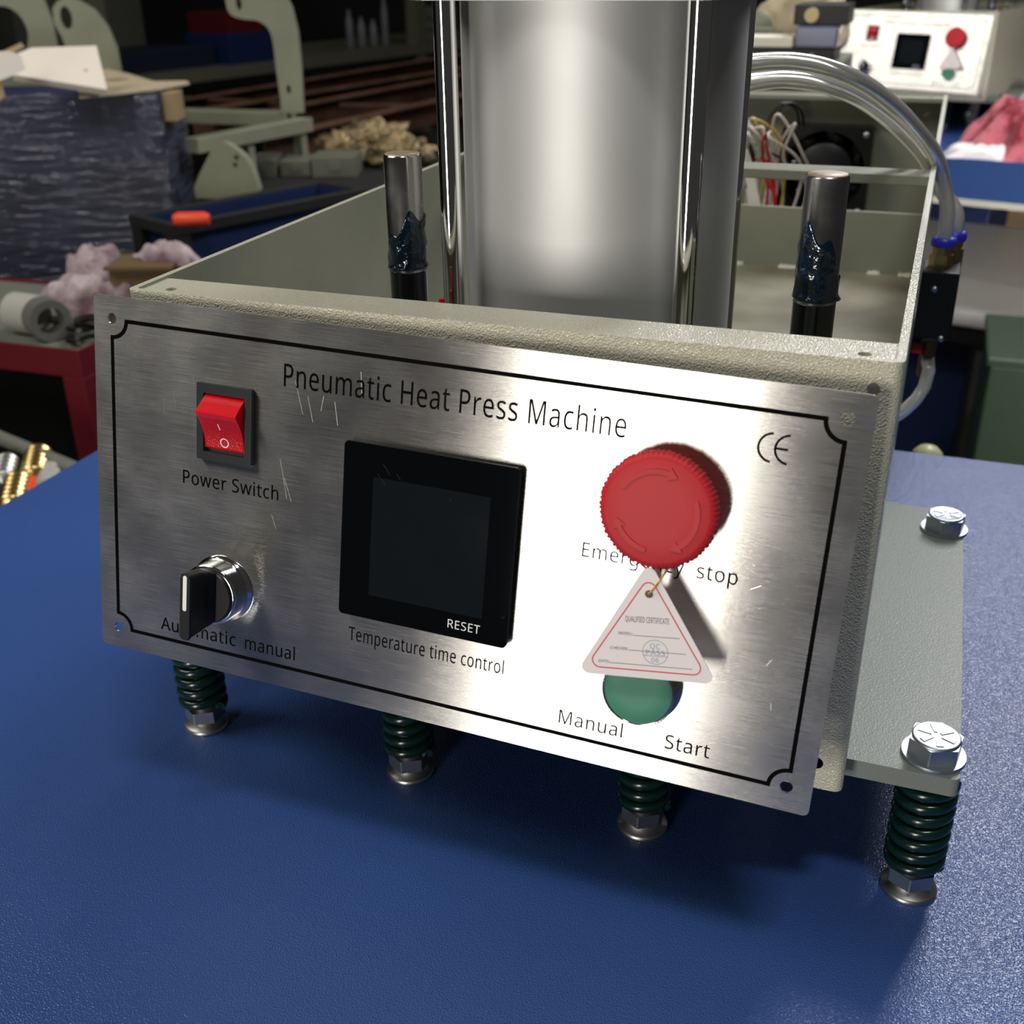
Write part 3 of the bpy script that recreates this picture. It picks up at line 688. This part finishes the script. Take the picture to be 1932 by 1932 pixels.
s = MB(); s.box(6, 594, 6, 244, -760, -752, CM); s.build('lower_shelf', m_dark, R)
s = MB(); s.box(8, 592, 242, 246, -752, CT-34, CM); s.build('back_panel', m_dark, R)
# things on the cart
def oncart(px, py): p = hit(px, py, 2, CT-4); return p
p = oncart(62, 628)
s = MB(); Mx = T(p.x, p.y, p.z+24) @ Matrix.Rotation(-.1, 4, 'Z') @ Matrix.Rotation(PI/2, 4, 'Y'); s.prism([circ(0, 0, 24, 36), circ(0, 0, 15, 28)], -22, 22, Mx)
solo(s, 'tape_roll', m_tape, 'pale tape roll lying on its side at left end of red cart', 'tape roll', (p.x, p.y, p.z), 'tape rolls on the red cart')
p = oncart(96, 640)
s = MB(); Mx = T(p.x, p.y, p.z+25) @ Matrix.Rotation(-.5, 4, 'Z') @ Matrix.Rotation(PI/2, 4, 'Y'); s.prism([circ(0, 0, 25, 36), circ(0, 0, 16, 28)], -13, 13, Mx)
solo(s, 'tape_roll', mat('grey_tape', srgb(96, 96, 90), .4), 'darker grey tape roll leaning beside the pale roll on red cart', 'tape roll', (p.x, p.y, p.z), 'tape rolls on the red cart')
rb = random.Random(5)
for i in range(9):
    p = oncart(118+rb.random()*62, 628+rb.random()*26); a = rb.random()*PI; z = p.z+1+(i % 3)*7
    s = MB(); Mx = T(p.x, p.y, z) @ Matrix.Rotation(a, 4, 'Z') @ Matrix.Rotation(rb.random()*.2, 4, 'X')
    pr = arc(0, 0, 16+rb.random()*5, 20, 160, 10); vs = pr+[(x*.74, y*.74) for x, y in pr[::-1]]
    s.prism([vs], 0, 5, Mx)
    solo(s, 'curved_bracket', mat('oily_steel', srgb(52, 52, 50), .3, .8), 'oily dark curved steel bracket in the tangled pile on red cart', 'bracket', (p.x, p.y, z), 'curved steel brackets on the red cart')
p = oncart(140, 612)
s = cloth((p.x, p.y+60, CT-4), 88, 60, 46, 3.1, 9, nu=72, nv=30); solo(s, 'cleaning_rag', m_rag, 'crumpled pink and white rag heaped on red cart, leftmost rag', 'rag', (p.x, p.y+60, CT-4), 'rags on the red cart')
p = hit(176, 566, 2, CT-4)
s = cloth((p.x, p.y+20, CT-4), 50, 44, 58, 5.7, 7, nu=60, nv=30); solo(s, 'cleaning_rag', m_rag, 'upright folded pink rag right of the leftmost heap on red cart', 'rag', (p.x, p.y+20, CT-4), 'rags on the red cart')
# brown box behind with a cloth over it, on a stool
p = A(276, 508, 1530)
R = root('cardboard_box', 'brown cardboard box behind the rags, cloth lying over it', 'box', (p.x, p.y, -ZF))
Mx = T(p.x, p.y, 0) @ rotz(.35)
s = MB(); s.box(-40, 42, -26, 34, -ZF, p.z+12, Mx); s.build('box_body', mat('dark_kraft', srgb(96, 76, 46), .7), R, bevel=2)
s = MB(); s.box(-41, 43, -38, -27, p.z+8, p.z+12, Mx); s.build('flap', MATS['dark_kraft'], R)
p = A(318, 497, 1530); s = cloth((p.x, p.y, p.z+2), 42, 26, 22, 9.1, 8, nu=60); solo(s, 'cleaning_rag', m_rag, 'pale pink rag draped over brown box by the left housing edge', 'rag', (p.x, p.y, p.z+2), 'rags on the red cart')

# ---- brass fittings in a wire tray, left of the platen
TZ = -352.0
R = root('parts_tray', 'grey steel parts tray below the left platen edge holding brass fittings', 'tray', tuple(hit(40, 900, 2, TZ).to_tuple()[:2])+(-ZF,))
a_, b_ = hit(62, 852, 2, TZ), hit(190, 905, 2, TZ); d_ = (b_-a_); d_.z = 0; L_ = 340; d_.normalize(); q_ = Vector((-d_.y, d_.x, 0)); q_ = q_ if q_.y < 0 else -q_
TMx = Matrix.Translation((a_.x, a_.y, 0)) @ Matrix((d_, -q_, Vector((0, 0, 1)))).transposed().to_4x4()
s = MB(); s.box(-300, 240, -420, 0, TZ-30, TZ-26, TMx); s.build('tray_floor', m_dark, R)
s = MB(); s.tube([TMx @ Vector(v) for v in ((-300, 0, TZ), (240, 0, TZ))], 8, 12); s.build('tray_rail', m_steelg, R)
s = MB(); s.tube([TMx @ Vector(v) for v in ((-300, -420, TZ), (240, -420, TZ))], 8, 12); s.build('tray_rail', m_steelg, R)
s = MB(); s.box(-40, 0, -230, -190, -ZF+10, TZ-30, TMx); s.box(-150, 110, -330, -90, -ZF, -ZF+10, TMx); s.build('tray_stand', m_dark, R, bevel=2)
p0 = hit(52, 905, 2, TZ-26)
for i, (px, py, rr, ln, col, lab) in enumerate(((70, 880, 15, 62, m_brass, 'ribbed brass fitting at top of the pile, with two bright rings'), (95, 905, 13, 40, m_tape, 'pale grey hose fitting right of the ribbed brass one'), (30, 930, 14, 56, m_brass, 'brass fitting lying lowest, nearest the platen corner'), (10, 890, 13, 50, m_zincd, 'dull grey fitting at the far left of the pile'), (62, 925, 10, 30, m_orange, 'fitting with orange red sleeve peeking over platen edge'))):
    p = hit(px, py, 2, TZ-26+rr+6); dr = Vector((.55, -.75, 0)).normalized()
    Mx = frameM((p.x, p.y, p.z), (0, 0, 1), z=tuple(dr)); pr = []
    z = -ln/2
    while z < ln/2: pr += [(rr*.72, z), (rr, z+2), (rr, z+6), (rr*.72, z+8)]; z += 11
    s = MB(); s.lathe([(.2, -ln/2-1)]+pr+[(.2, z)], Mx, 24)
    solo(s, 'hose_fitting', col, lab, 'fitting', (p.x, p.y, TZ-26), 'fittings in the left tray')

# ---- film wrapped crate on the left, boards on top
K = A(296, 172, 1950)
CRX = Vector((-.93, -.37, 0)).normalized(); CRY = Vector((-CRX.y*-1, CRX.x*-1, 0)); CRY = Vector((.37*-1, .93, 0)).normalized()
KM = Matrix.Translation((K.x, K.y, 0)) @ Matrix((CRX, CRY, Vector((0, 0, 1)))).transposed().to_4x4()
R = root('wrapped_crate', 'tall blue crate wrapped in shiny clear stretch film at far left', 'crate', tuple(KM @ Vector((450, 75, -ZF))))
s = MB(); s.box(4, 900, 4, 150, -ZF, K.z-3, KM); s.build('crate_body', m_crate, R, bevel=3)
s = MB(); nx, nz = 90, 70; vs = []
for j in range(nz+1):
    for i in range(nx+1):
        u = i/nx*906; z = -ZF+(K.z+ZF)*j/nz
        w = 5*noise.noise(Vector((u*.010, z*.034+u*.006, 1.3)))+3*noise.noise(Vector((u*.05+z*.05, z*.09, 7)))
        vs.append((u-2, -3-abs(w), z))
s.add(vs, [(j*(nx+1)+i, j*(nx+1)+i+1, (j+1)*(nx+1)+i+1, (j+1)*(nx+1)+i) for j in range(nz) for i in range(nx)], KM, True)
s.box(-3, -2, -2, 152, -ZF, K.z, KM)
s.build('stretch_film', m_film, R)
# brown upright board beside the crate
KB = KM
s = MB(); s.box(-24, -4, 8, 60, K.z-46, K.z-4, KM); s.build('card_corner', m_kraft, R, bevel=1)
def slab(poly, th, name, m, lab, cat, grp=None, holes=(), bend=None):
    P = [Vector(p) for p in poly]; o = P[0]; x = (P[1]-P[0]).normalized(); n = x.cross(P[2]-P[0]).normalized()
    if n.z < 0: n = -n
    y = n.cross(x); Mx = Matrix.Translation(o) @ Matrix((x, y, n)).transposed().to_4x4()
    Q = [((p-o).dot(x), (p-o).dot(y)) for p in P]
    s = MB(); s.prism([Q]+[circ((h[0]-o).dot(x), (h[0]-o).dot(y), h[1], 20) for h in holes], -th, 0, Mx)
    b = min(P, key=lambda p: p.z); return solo(s, name, m, lab, cat, tuple(b-Vector((0, 0, 0))), grp)
zt = K.z
hp = lambda x, y, z: hit(x, y, 2, z)
# torn card sheet with a hole lying on the crate top, its tip reaching right
slab([hp(150, 182, zt+2), hp(290, 168, zt+2), hp(357, 156, zt+2), hp(352, 152, zt+2), hp(290, 153, zt+2), hp(240, 138, zt+2), hp(196, 128, zt+2), hp(140, 150, zt+2)], 3, 'torn_card_sheet', m_paper,
     'torn pale card with round hole and pointed tip on wrapped crate', 'card', holes=((hp(216, 150, zt+2), 24),))
# long white foam board leaning on it: a tilted slab
f0 = A(202, 169, 1900); f1 = A(182, 86, 2000); f2 = A(60, 90, 1960); f3 = A(18, 108, 1930); f4 = A(28, 142, 1890)
slab([f0, f1, f2, f3, f4], 9, 'foam_board', m_board, 'white foam board with clipped corner leaning on top of wrapped crate', 'board', holes=((A(162, 137, 1936), 3.2),))
slab([A(0, 152, 1740), A(30, 140, 1770), A(48, 130, 1790), A(28, 108, 1800), A(0, 104, 1790), A(-60, 110, 1760), A(-60, 150, 1720)], 9, 'foam_board', m_board, 'cream foam board piece at the left picture edge on wrapped crate', 'board')
slab([A(0, 99, 1850), A(40, 80, 1870), A(46, 88, 1865), A(12, 104, 1845)], 6, 'kraft_strip', m_kraft, 'small brown card strip behind the cream foam board piece', 'card')
slab([A(0, 190, 1760), A(9, 180, 1765), A(2, 150, 1775), A(-30, 150, 1765), A(-30, 190, 1755)], 6, 'kraft_strip', m_kraft, 'orange brown card strip hanging at the left picture edge', 'card')

# ---- steel bench behind, carrying press frames
BZ = -235.0
bo = hit(560, 340, 2, BZ); BMx = Matrix.Translation((bo.x, bo.y, 0)) @ rotz(.33)
R = root('steel_bench', 'long dark steel bench in the left background under pale frames', 'bench', tuple(BMx @ Vector((80, 120, -ZF))))
s = MB(); s.box(-150, 420, -90, 240, BZ-30, BZ, BMx); s.build('bench_top', m_dark, R, bevel=2)
for x, y in ((-140, -70), (-140, 180), (360, -70), (360, 180)):
    s = MB(); s.box(x, x+50, y, y+50, -ZF, BZ-30, BMx); s.build('leg', m_dark, R)

def plateshape(loops, th, o, yaw, name, m, lab, cat, grp, extra=None, base=None):
    """upright steel plate: loops in (x right, z up) mm about o, thickness th, facing the viewer"""
    Mx = Matrix.Translation(o) @ rotz(yaw) @ Matrix.Rotation(PI/2, 4, 'X')
    zmin = min(p[1] for p in loops[0])
    R = root(name, lab, cat, tuple(o+Vector((0, 0, zmin))), grp)
    s = MB(); s.prism(loops, -th/2, th/2, Mx); s.build('side_plate', m, R, bevel=1.2)
    return R, Mx
def pxplane(pts, o, yaw):
    """measure outline points: pixel -> (x,z) on the upright plane through o"""
    n = Vector((math.sin(yaw), -math.cos(yaw), 0)); xx = Vector((math.cos(yaw), math.sin(yaw), 0)); out = []
    for px, py in pts:
        d = ray(px, py); t = (o-CAMP).dot(n)/d.dot(n); p = CAMP+d*t-o; out.append((p.dot(xx), p.z))
    return out
def smooth(pts, n=4):
    out = []; N = len(pts)
    for i in range(N):
        p0, p1, p2, p3 = [Vector(pts[(i+k-1) % N]) for k in range(4)]
        for k in range(n):
            t = k/n; v = .5*((2*p1)+(p2-p0)*t+(2*p0-5*p1+4*p2-p3)*t*t+(3*p1-p0-3*p2+p3)*t**3); out.append((v.x, v.y))
    return out
# swan neck frame in the middle
o3 = hit(500, 262, 2, BZ+42); yw = .33
out = smooth(pxplane([(430, -40), (428, 5), (438, 28), (462, 36), (490, 40), (512, 62), (521, 120), (527, 213)], o3, yw), 4)[:-4]+pxplane([(527, 213), (574, 212), (569, 120), (563, 60), (552, 15), (540, -10), (520, -60), (470, -80)], o3, yw)
hl = pxplane([(452, 6), (546, 168)], o3, yw)
R, Mx = plateshape([out, [(hl[0][0]+5*math.cos(a), hl[0][1]+12*math.sin(a)) for a in [2*PI*i/16 for i in range(16)]], [(hl[1][0]+4*math.cos(a), hl[1][1]+8*math.sin(a)) for a in [2*PI*i/16 for i in range(16)]]], 14, o3, yw, 'swan_neck_frame', m_pale,
                   'tall pale swan neck steel frame left of the cylinder, foot on a flat bar', 'frame', 'bare press frames')
zf = pxplane([(550, 213)], o3, yw)[0]; zt_ = o3.z+zf[1]
for (a, b, w_) in (((372, 262), (590, 222), 30), ((330, 208), (540, 214), 40)):
    P0, P1 = hit(a[0], a[1], 2, zt_), hit(b[0], b[1], 2, zt_); d = P1-P0; Lr = d.length; d.normalize()
    Fx = Matrix.Translation((P0.x, P0.y, 0)) @ Matrix((d, Vector((-d.y, d.x, 0)), Vector((0, 0, 1)))).transposed().to_4x4()
    s = MB(); s.box(0, Lr, 0, w_, zt_-24, zt_, Fx); s.build('foot_bar', m_pale, R, bevel=1.5)
    if w_ == 30:
        for x in (Lr*.42, Lr*.9): s = MB(); s.box(x, x+16, 6, 26, BZ, zt_-24, Fx); s.build('foot_post', m_pale, R, bevel=1)
o_ = A(60, 150, 2400); LB = Matrix.Translation((o_.x, o_.y, 0)) @ rotz(.62)
R = root('steel_bench', 'dark bench hidden behind wrapped crate, carrying the broad pale frame', 'bench', tuple(LB @ Vector((-100, 60, -ZF))))
s = MB(); s.box(-420, 120, -90, 330, BZ-30, BZ, LB); s.build('bench_top', m_dark, R, bevel=2)
for x, y in ((-400, -70), (-400, 270), (70, -70), (70, 270)):
    s = MB(); s.box(x, x+40, y, y+40, -ZF, BZ-30, LB); s.build('leg', m_dark, R)
# two frames at top left
for k, (pts, holes, d, lab) in enumerate((([(-70, -30), (60, -40), (84, 0), (100, 40), (110, 90), (112, 150), (112, 300), (-70, 300)], [(12, 62, 34, 40)], 2440, 'broad pale steel frame with big round hole at top left corner'),
                                          ([(100, 15), (108, 3), (125, -6), (150, 0), (180, 18), (205, 50), (222, 90), (230, 135), (232, 300), (150, 300), (140, 130), (118, 70), (104, 45)], [(126, 33, 9, 17)], 2390, 'pale curved steel arm with oval slot right of the broad frame'))):
    o_ = A(110, 150, d); yw_ = .55
    base = pxplane(pts, o_, yw_); base = [(x, max(z, BZ-o_.z)) if py < 290 else (x, BZ-o_.z) for (x, z), (_, py) in zip(base, pts)]
    hs = []
    for hx, hy, ra, rb_ in holes:
        c = pxplane([(hx, hy)], o_, yw_)[0]; sc_ = d/FPX; hs.append([(c[0]+ra*sc_*math.cos(a), c[1]+rb_*sc_*math.sin(a)) for a in [2*PI*i/24 for i in range(24)]])
    R, Mx = plateshape([base]+hs, 16, o_, yw_, 'press_frame', m_pale, lab, 'frame', 'bare press frames')
# machined castings lying on the bench below the swan neck frame
for px0, px1, py0, py1, d, lab in ((372, 482, 268, 352, 1960, 'pale fan shaped bracket with two bolt holes below the swan neck frame'),):
    o_ = A((px0+px1)/2, (py0+py1)/2, d); yw_ = .1
    P = pxplane([(px0, py1+8), (px0+20, py0+35), (px0+45, py0), (px0+70, py0+8), (px1-8, py0+40), (px1, py1-8)], o_, yw_)
    P = [(x, z) for x, z in P]; P[0] = (P[0][0], BZ-o_.z); P[-1] = (P[-1][0], BZ-o_.z)
    c = pxplane([(px0+78, py0+28), (px0+76, py0+42)], o_, yw_)
    R, Mx = plateshape([smooth(P, 3)[:-3]+[P[-1]], circ(c[0][0], c[0][1], 4.5, 12), circ(c[1][0], c[1][1], 4.5, 12)] if px0 > 350 else [smooth(P, 3)[:-3]+[P[-1]]], 14, o_, yw_, 'steel_cheek', m_pale, lab, 'bracket', 'machined brackets on the bench')
for px, py, w, h, lab in ((505, 300, 26, 30, 'pale square steel block right of fan shaped bracket on bench'), (566, 298, 30, 26, 'second pale steel block right of the fan shaped bracket'), (640, 300, 44, 34, 'pale steel block below glinting bags, near the left guide rod')):
    p = hit(px, py+30, 2, BZ); Mx = T(p.x, p.y, 0) @ rotz(.35)
    s = MB(); s.box(-w, w*.8, -25, 60, BZ, BZ+h, Mx); s.box(-w*.3, w*.2, -27, -25, BZ+h*.3, BZ+h*.8, Mx)
    solo(s, 'steel_block', mat('grimy_pale_steel', srgb(98, 98, 84), .5), lab, 'block', (p.x, p.y, BZ), 'steel blocks on the bench', bevel=2)
# bags of small brass parts glinting on the bench
for i, (px, py, rx, rz_) in enumerate(((640, 268, 62, 36), (700, 262, 70, 44), (745, 275, 60, 34))):
    p = hit(px, py+42, 2, BZ); s = blob((p.x, p.y+30, BZ+rz_*.55), rx, rx*.7, rz_, 3.4, .5, 3+i*5, 40, 24)
    solo(s, 'parts_bag', mat('glinting_parts_bag', srgb(150, 128, 92), .25, .3, bump=('noise', 60, 1., .012), var=(24, srgb(84, 80, 60), .45, .6)), ('leftmost glinting bag of small brass parts on the bench', 'middle and tallest glinting bag of brass parts on the bench', 'glinting parts bag just behind the left guide rod')[i], 'bag', (p.x, p.y+30, BZ), 'bags of small parts')

# ---- blue tray with black rim in front of the bench
RZ = -215.0
c1, c2, c3 = hit(332, 420, 2, RZ), hit(668, 356, 2, RZ), hit(508, 338, 2, RZ)
e1 = (c2-c1); LN = e1.length; e1.normalize(); e2 = Vector((-e1.y, e1.x, 0))
RMx = Matrix.Translation((c1.x, c1.y, 0)) @ Matrix((e1, e2, Vector((0, 0, 1)))).transposed().to_4x4(); WD = 90
R = root('blue_bin', 'blue plastic bin with black steel rim left of housing', 'bin', tuple(RMx @ Vector((LN/2, WD/2, -ZF))))
s = MB(); s.box(-14, LN+14, -14, 0, RZ-16, RZ, RMx); s.box(-14, LN+14, WD, WD+14, RZ-16, RZ, RMx); s.box(-14, 0, 0, WD, RZ-16, RZ, RMx); s.box(LN, LN+14, 0, WD, RZ-16, RZ, RMx); s.build('rim_frame', m_dark, R, bevel=1)
s = MB(); s.box(0, LN, -6, -2, RZ-240, RZ-16, RMx); s.box(0, LN, WD-4, WD, RZ-240, RZ-4, RMx); s.box(0, 4, 0, WD, RZ-240, RZ-4, RMx); s.box(LN-4, LN, 0, WD, RZ-240, RZ-4, RMx); s.box(0, LN, 0, WD, RZ-244, RZ-240, RMx); s.build('bin_body', m_trayb, R)
s = MB(); legs(s, [(x, y) for x in (0, LN) for y in (0, WD)], 26, RZ-16)
vs2 = MB()
for x in (0, LN):
    for y in (0, WD):
        q = MB(); q.box(x-13, x+13, y-13, y+13, -ZF, RZ-16, RMx); q.build('leg', m_dark, R)
p = hit(362, 424, 2, RZ+2)
s = MB(); s.tube([(p.x-22, p.y-8, RZ+9), (p.x-16, p.y-6, RZ+10), (p.x+18, p.y+6, RZ+10), (p.x+24, p.y+8, RZ+9)], 9, 14, rfun=lambda t: 7+3*math.sin(PI*t)); solo(s, 'orange_handle', m_orange, 'short bright orange red handle lying on black bin rim', 'handle', (p.x, p.y, RZ))

# ---- rack of brown steel rails
SZ = -200.0
R = root('rail_rack', 'low rack of long rusty brown steel rails behind pale frames', 'rack', tuple(hit(640, 190, 2, SZ).to_tuple()[:2])+(-ZF,))
for (a, b) in (((330, 191), (1000, 82)), ((380, 208), (1000, 108)), ((420, 226), (1000, 118)), ((520, 258), (1000, 152))):
    P0, P1 = hit(a[0], a[1], 2, SZ), hit(b[0], b[1], 2, SZ); d = (P1-P0); Lr = d.length; d.normalize()
    Mx = Matrix.Translation((P0.x, P0.y, 0)) @ Matrix((d, Vector((-d.y, d.x, 0)), Vector((0, 0, 1)))).transposed().to_4x4()
    s = MB(); s.box(0, Lr, 0, 34, SZ-5, SZ, Mx); s.box(0, Lr, 30, 34, SZ-60, SZ-5, Mx); s.build('rail', m_rust, R, bevel=1)
for (a, b) in (((330, 182), (560, 196)), ((640, 196), (770, 198))):
    P0, P1 = hit(a[0], a[1], 2, SZ-6), hit(b[0], b[1], 2, SZ-6); d = (P1-P0); Lr = d.length; d.normalize()
    Mx = Matrix.Translation((P0.x, P0.y, 0)) @ Matrix((d, Vector((-d.y, d.x, 0)), Vector((0, 0, 1)))).transposed().to_4x4()
    s = MB(); s.box(0, Lr, 0, 24, SZ-12, SZ-6, Mx); s.build('cross_rail', m_rust, R)
for px, py in ((782, 196), (560, 244), (420, 200), (900, 120)):
    p = hit(px, py, 2, SZ); s = MB(); s.box(p.x-32, p.x+32, p.y, p.y+50, -ZF, SZ-62); s.build('post', m_dark, R)

# ---- shelving in the dark far left
HZ = -255.0
p0, p1 = hit(235, 150, 2, HZ), hit(900, 72, 2, HZ); d = (p1-p0); Ls = d.length; d.normalize()
SM = Matrix.Translation((p0.x, p0.y, 0)) @ Matrix((d, Vector((-d.y, d.x, 0)), Vector((0, 0, 1)))).transposed().to_4x4()
R = root('storage_shelf', 'long dark grey storage shelf far behind the brown rails', 'shelf', tuple(SM @ Vector((Ls/2, 300, -ZF))))
m_sh = mat('grey_shelf_paint', srgb(92, 92, 80), .6)
s = MB(); s.box(-900, Ls+600, 0, 620, HZ-40, HZ, SM); s.build('shelf_board', m_sh, R, bevel=2)
s = MB(); s.box(-900, Ls+600, 0, 620, HZ-540, HZ-510, SM); s.build('shelf_board', m_sh, R, bevel=2)
for x in (-880, -100, Ls*.78, Ls+500):
    s = MB(); s.box(x, x+70, 6, 66, -ZF, HZ+1100, SM); s.build('shelf_post', m_sh, R)
def onshelf(x0, x1, y0, y1, h, name, m, lab, cat, grp=None):
    s = MB(); s.box(x0, x1, y0, y1, HZ, HZ+h, SM); return solo(s, name, m, lab, cat, tuple(SM @ Vector(((x0+x1)/2, (y0+y1)/2, HZ))), grp, bevel=3)
def sx(px, py): q = SM.inverted() @ hit(px, py, 2, HZ); return q.x, q.y
x0, y0 = sx(250, 135); x1, _ = sx(400, 122)
onshelf(x0-200, x1, 120, 420, 70, 'blue_carton', mat('dark_blue_card', srgb(14, 24, 48), .6), 'long dark blue carton on far shelf left of red one', 'carton', 'cartons on the far shelf')
onshelf(x1+20, x1+270, 60, 300, 110, 'blue_carton', mat('mid_blue_card', srgb(18, 38, 84), .5), 'brighter blue carton under the red box on far shelf', 'carton', 'cartons on the far shelf')
s = MB(); s.box(x1+30, x1+230, 80, 280, HZ+111, HZ+185, SM); solo(s, 'red_box', mat('deep_red_card', srgb(86, 12, 18), .5), 'small dark red box stacked on the brighter blue carton', 'box', tuple(SM @ Vector((x1+130, 180, HZ+111))))
onshelf(x0-300, x1-60, 430, 600, 620, 'grey_cabinet', mat('dim_grey_cabinet', srgb(74, 76, 70), .5), 'tall dull grey cabinet on far shelf behind blue cartons', 'cabinet')
rr_ = random.Random(9)
for i, px in enumerate((662, 684, 706, 728)):
    h = 110+rr_.random()*100; r = 16+rr_.random()*4; c = hit(px, 90-i*2, 2, HZ)
    s = MB(); s.lathe([(r*.9, HZ), (r, HZ+6), (r, HZ+h*.7), (r*.5, HZ+h*.86), (r*.4, HZ+h), (.1, HZ+h)], T(c.x, c.y, 0), 20)
    solo(s, 'plastic_bottle', mat('cloudy_plastic', srgb(104, 108, 110), .4), 'cloudy plastic bottle standing on far dark shelf, ' + ('leftmost', 'second from left', 'third from left', 'rightmost')[i]+' of four', 'bottle', (c.x, c.y, HZ), 'bottles on the far shelf')
for i, px in enumerate((800, 850)):
    x, _ = sx(px, 76)
    for j in range(3):
        s = MB(); s.box(x-36, x+36, 30, 150, HZ+j*52, HZ+j*52+46, SM); solo(s, 'grey_carton', mat('grey_card', srgb(120, 122, 116), .6), 'grey carton on far shelf beside tall post, '+('left', 'right')[i]+' stack, '+('bottom', 'middle', 'top')[j], 'carton', tuple(SM @ Vector((x, 90, HZ+j*52))), 'grey cartons on the far shelf', bevel=2)

# ---- things on and around the farther press
def P2(x, y, z): return (MOV @ (W(x, y, z)))*1000-Vector((0, 0, ZF))
q = P2(462, -235, -237.8+7.9)
s = cloth((q.x, q.y, q.z), 128, 80, 96, 1.7, 11, nu=88, nv=36); solo(s, 'pink_cloth', m_pink, 'rumpled pink patterned cloth heaped on blue platen of farther press', 'cloth', (q.x, q.y, q.z))
q2 = P2(385, -292, -237.8+7.9); s = cloth((q2.x, q2.y, q2.z), 78, 32, 22, 4.4, 5); solo(s, 'white_cloth', mat('white_cotton', srgb(226, 220, 222), .8), 'flat white cloth poking out below the pink cloth', 'cloth', (q2.x, q2.y, q2.z))
q3 = P2(445, 130, -168+7.9); s = cloth((q3.x, q3.y, q3.z-60), 120, 70, 85, 7.7, 6); solo(s, 'plastic_bag', m_whitec, 'pale grey plastic bag behind pink cloth at right picture edge', 'bag', (q3.x, q3.y, q3.z-60))
# stand behind the front press carrying an opened control unit
kx = A(1500, 118, 1560); SX, SY, SZz = kx.x, kx.y, kx.z
R = root('equipment_stand', 'grey steel stand behind front housing carrying the relay unit', 'stand', (SX, SY+150, -ZF))
s = MB(); s.box(SX-130, SX+56, SY, SY+170, SZz-20, SZz, None); s.build('stand_top', m_steelg, R, bevel=2)
s = MB(); s.box(SX-120, SX+50, SY+20, SY+160, -ZF, SZz-20, None); s.build('stand_body', mat('dim_stand_sheet', srgb(70, 72, 66), .6), R, bevel=2)
R = root('relay_unit', 'black relay unit with round cream button and bluish clear cover', 'control unit', (SX, SY+60, SZz))
s = MB(); s.box(SX-78, SX+46, SY+10, SY+90, SZz, SZz+16); s.build('black_base', m_black, R, bevel=1)
s = MB(); s.box(SX-74, SX-6, SY+8, SY+60, SZz+16.5, SZz+29); s.build('white_cover', mat('white_enamel', srgb(235, 228, 210), .4), R, bevel=1.5)
s = MB(); s.box(SX-4, SX+48, SY+6, SY+70, SZz+16.5, SZz+42); s.build('clear_cover', mat('bluish_clear_plastic', srgb(150, 156, 190), .15, trans=.5), R, bevel=3)
s = MB(); s.box(SX-8, SX+58, SY+12, SY+90, SZz+42.5, SZz+66); s.build('contactor_block', m_black, R, bevel=1)
s = MB(); s.cyl(8.5, 0, 7, frameM((SX+14, SY+11.5, SZz+54), (1, 0, 0), z=(0, -1, 0)), 24); s.build('round_button', mat('cream_button', srgb(214, 190, 140), .4), R)
for dx in (-58, -34, -10, 18):
    s = MB(); s.lathe([(2.6, 0), (2.6, 1), (.05, 1.2)], frameM((SX+dx, SY+9.8, SZz+8), (1, 0, 0), z=(0, -1, 0)), 12); s.build('terminal_screw', m_zinc, R)
for dx, dz in ((-48, -42), (40, -74)):
    s = MB(); s.cyl(6, 0, 6, frameM((SX+dx, SY-.2, SZz+dz), (1, 0, 0), z=(0, -1, 0)), 18)
    solo(s, 'red_pilot_lamp', m_wire_r, ('small round red lamp on stand front, upper left one', 'small round red lamp on stand front, lower right one')[dx > 0], 'lamp', (SX+dx, SY-6, SZz+dz-6), 'red lamps on the stand')
kq = A(1500, 60, 1860)
R = root('paper_wrapped_parcel', 'bulky parcel in cream brown paper behind the relay unit', 'parcel', (kq.x, kq.y+60, -ZF))
s = blob((kq.x-2, kq.y+60, kq.z+0), 64, 60, 74, 1.6, .34, 4, 40, 26, flat=False); s.build('paper_wrap', m_paper, R)
s = MB(); s.box(kq.x-60, kq.x+50, kq.y-0, kq.y+130, -ZF, kq.z-20); s.build('carton_base', m_kraft, R, bevel=3)
kk = A(1436, 62, 1800); s = MB(); s.box(kk.x-34, kk.x+12, kk.y, kk.y+60, -ZF, kk.z+6); s.lathe([(.1, -3), (23, -3), (23, 3), (.1, 3)], frameM((kk.x-11, kk.y+30, kk.z+6), (1, 0, 0), z=(0, 1, 0)), 28)
solo(s, 'round_top_bracket', m_pale, 'pale round topped steel post just right of the big cylinder', 'post', (kk.x-11, kk.y+30, -ZF))
# carton and green crate at the right edge
kc = A(1893, 90, 3750); R = root('carton_stack', 'tall stack of brown cartons at the top right edge', 'carton stack', (kc.x+120, kc.y+150, -ZF))
for j, (a, b) in enumerate(((-ZF, -700), (-698, -330), (-328, 40), (42, 330))):
    s = MB(); s.box(kc.x-52+rr_.random()*16, kc.x+330, kc.y-10*rr_.random(), kc.y+330, a, b); s.build('carton', m_kraft, R, bevel=3)
kg = A(1868, 690, 1900)
R = root('green_crate', 'dark green plastic crate below silver platen at right edge', 'crate', (kg.x+130, kg.y+110, -ZF))
s = MB(); m_gr = mat('dark_green_plastic', srgb(40, 58, 40), .5); s.box(kg.x, kg.x+300, kg.y, kg.y+240, -ZF, kg.z); s.build('crate_body', m_gr, R, bevel=4)
s = MB(); s.box(kg.x-6, kg.x+306, kg.y-6, kg.y+246, kg.z, kg.z+14); s.build('crate_lid', m_gr, R, bevel=3)
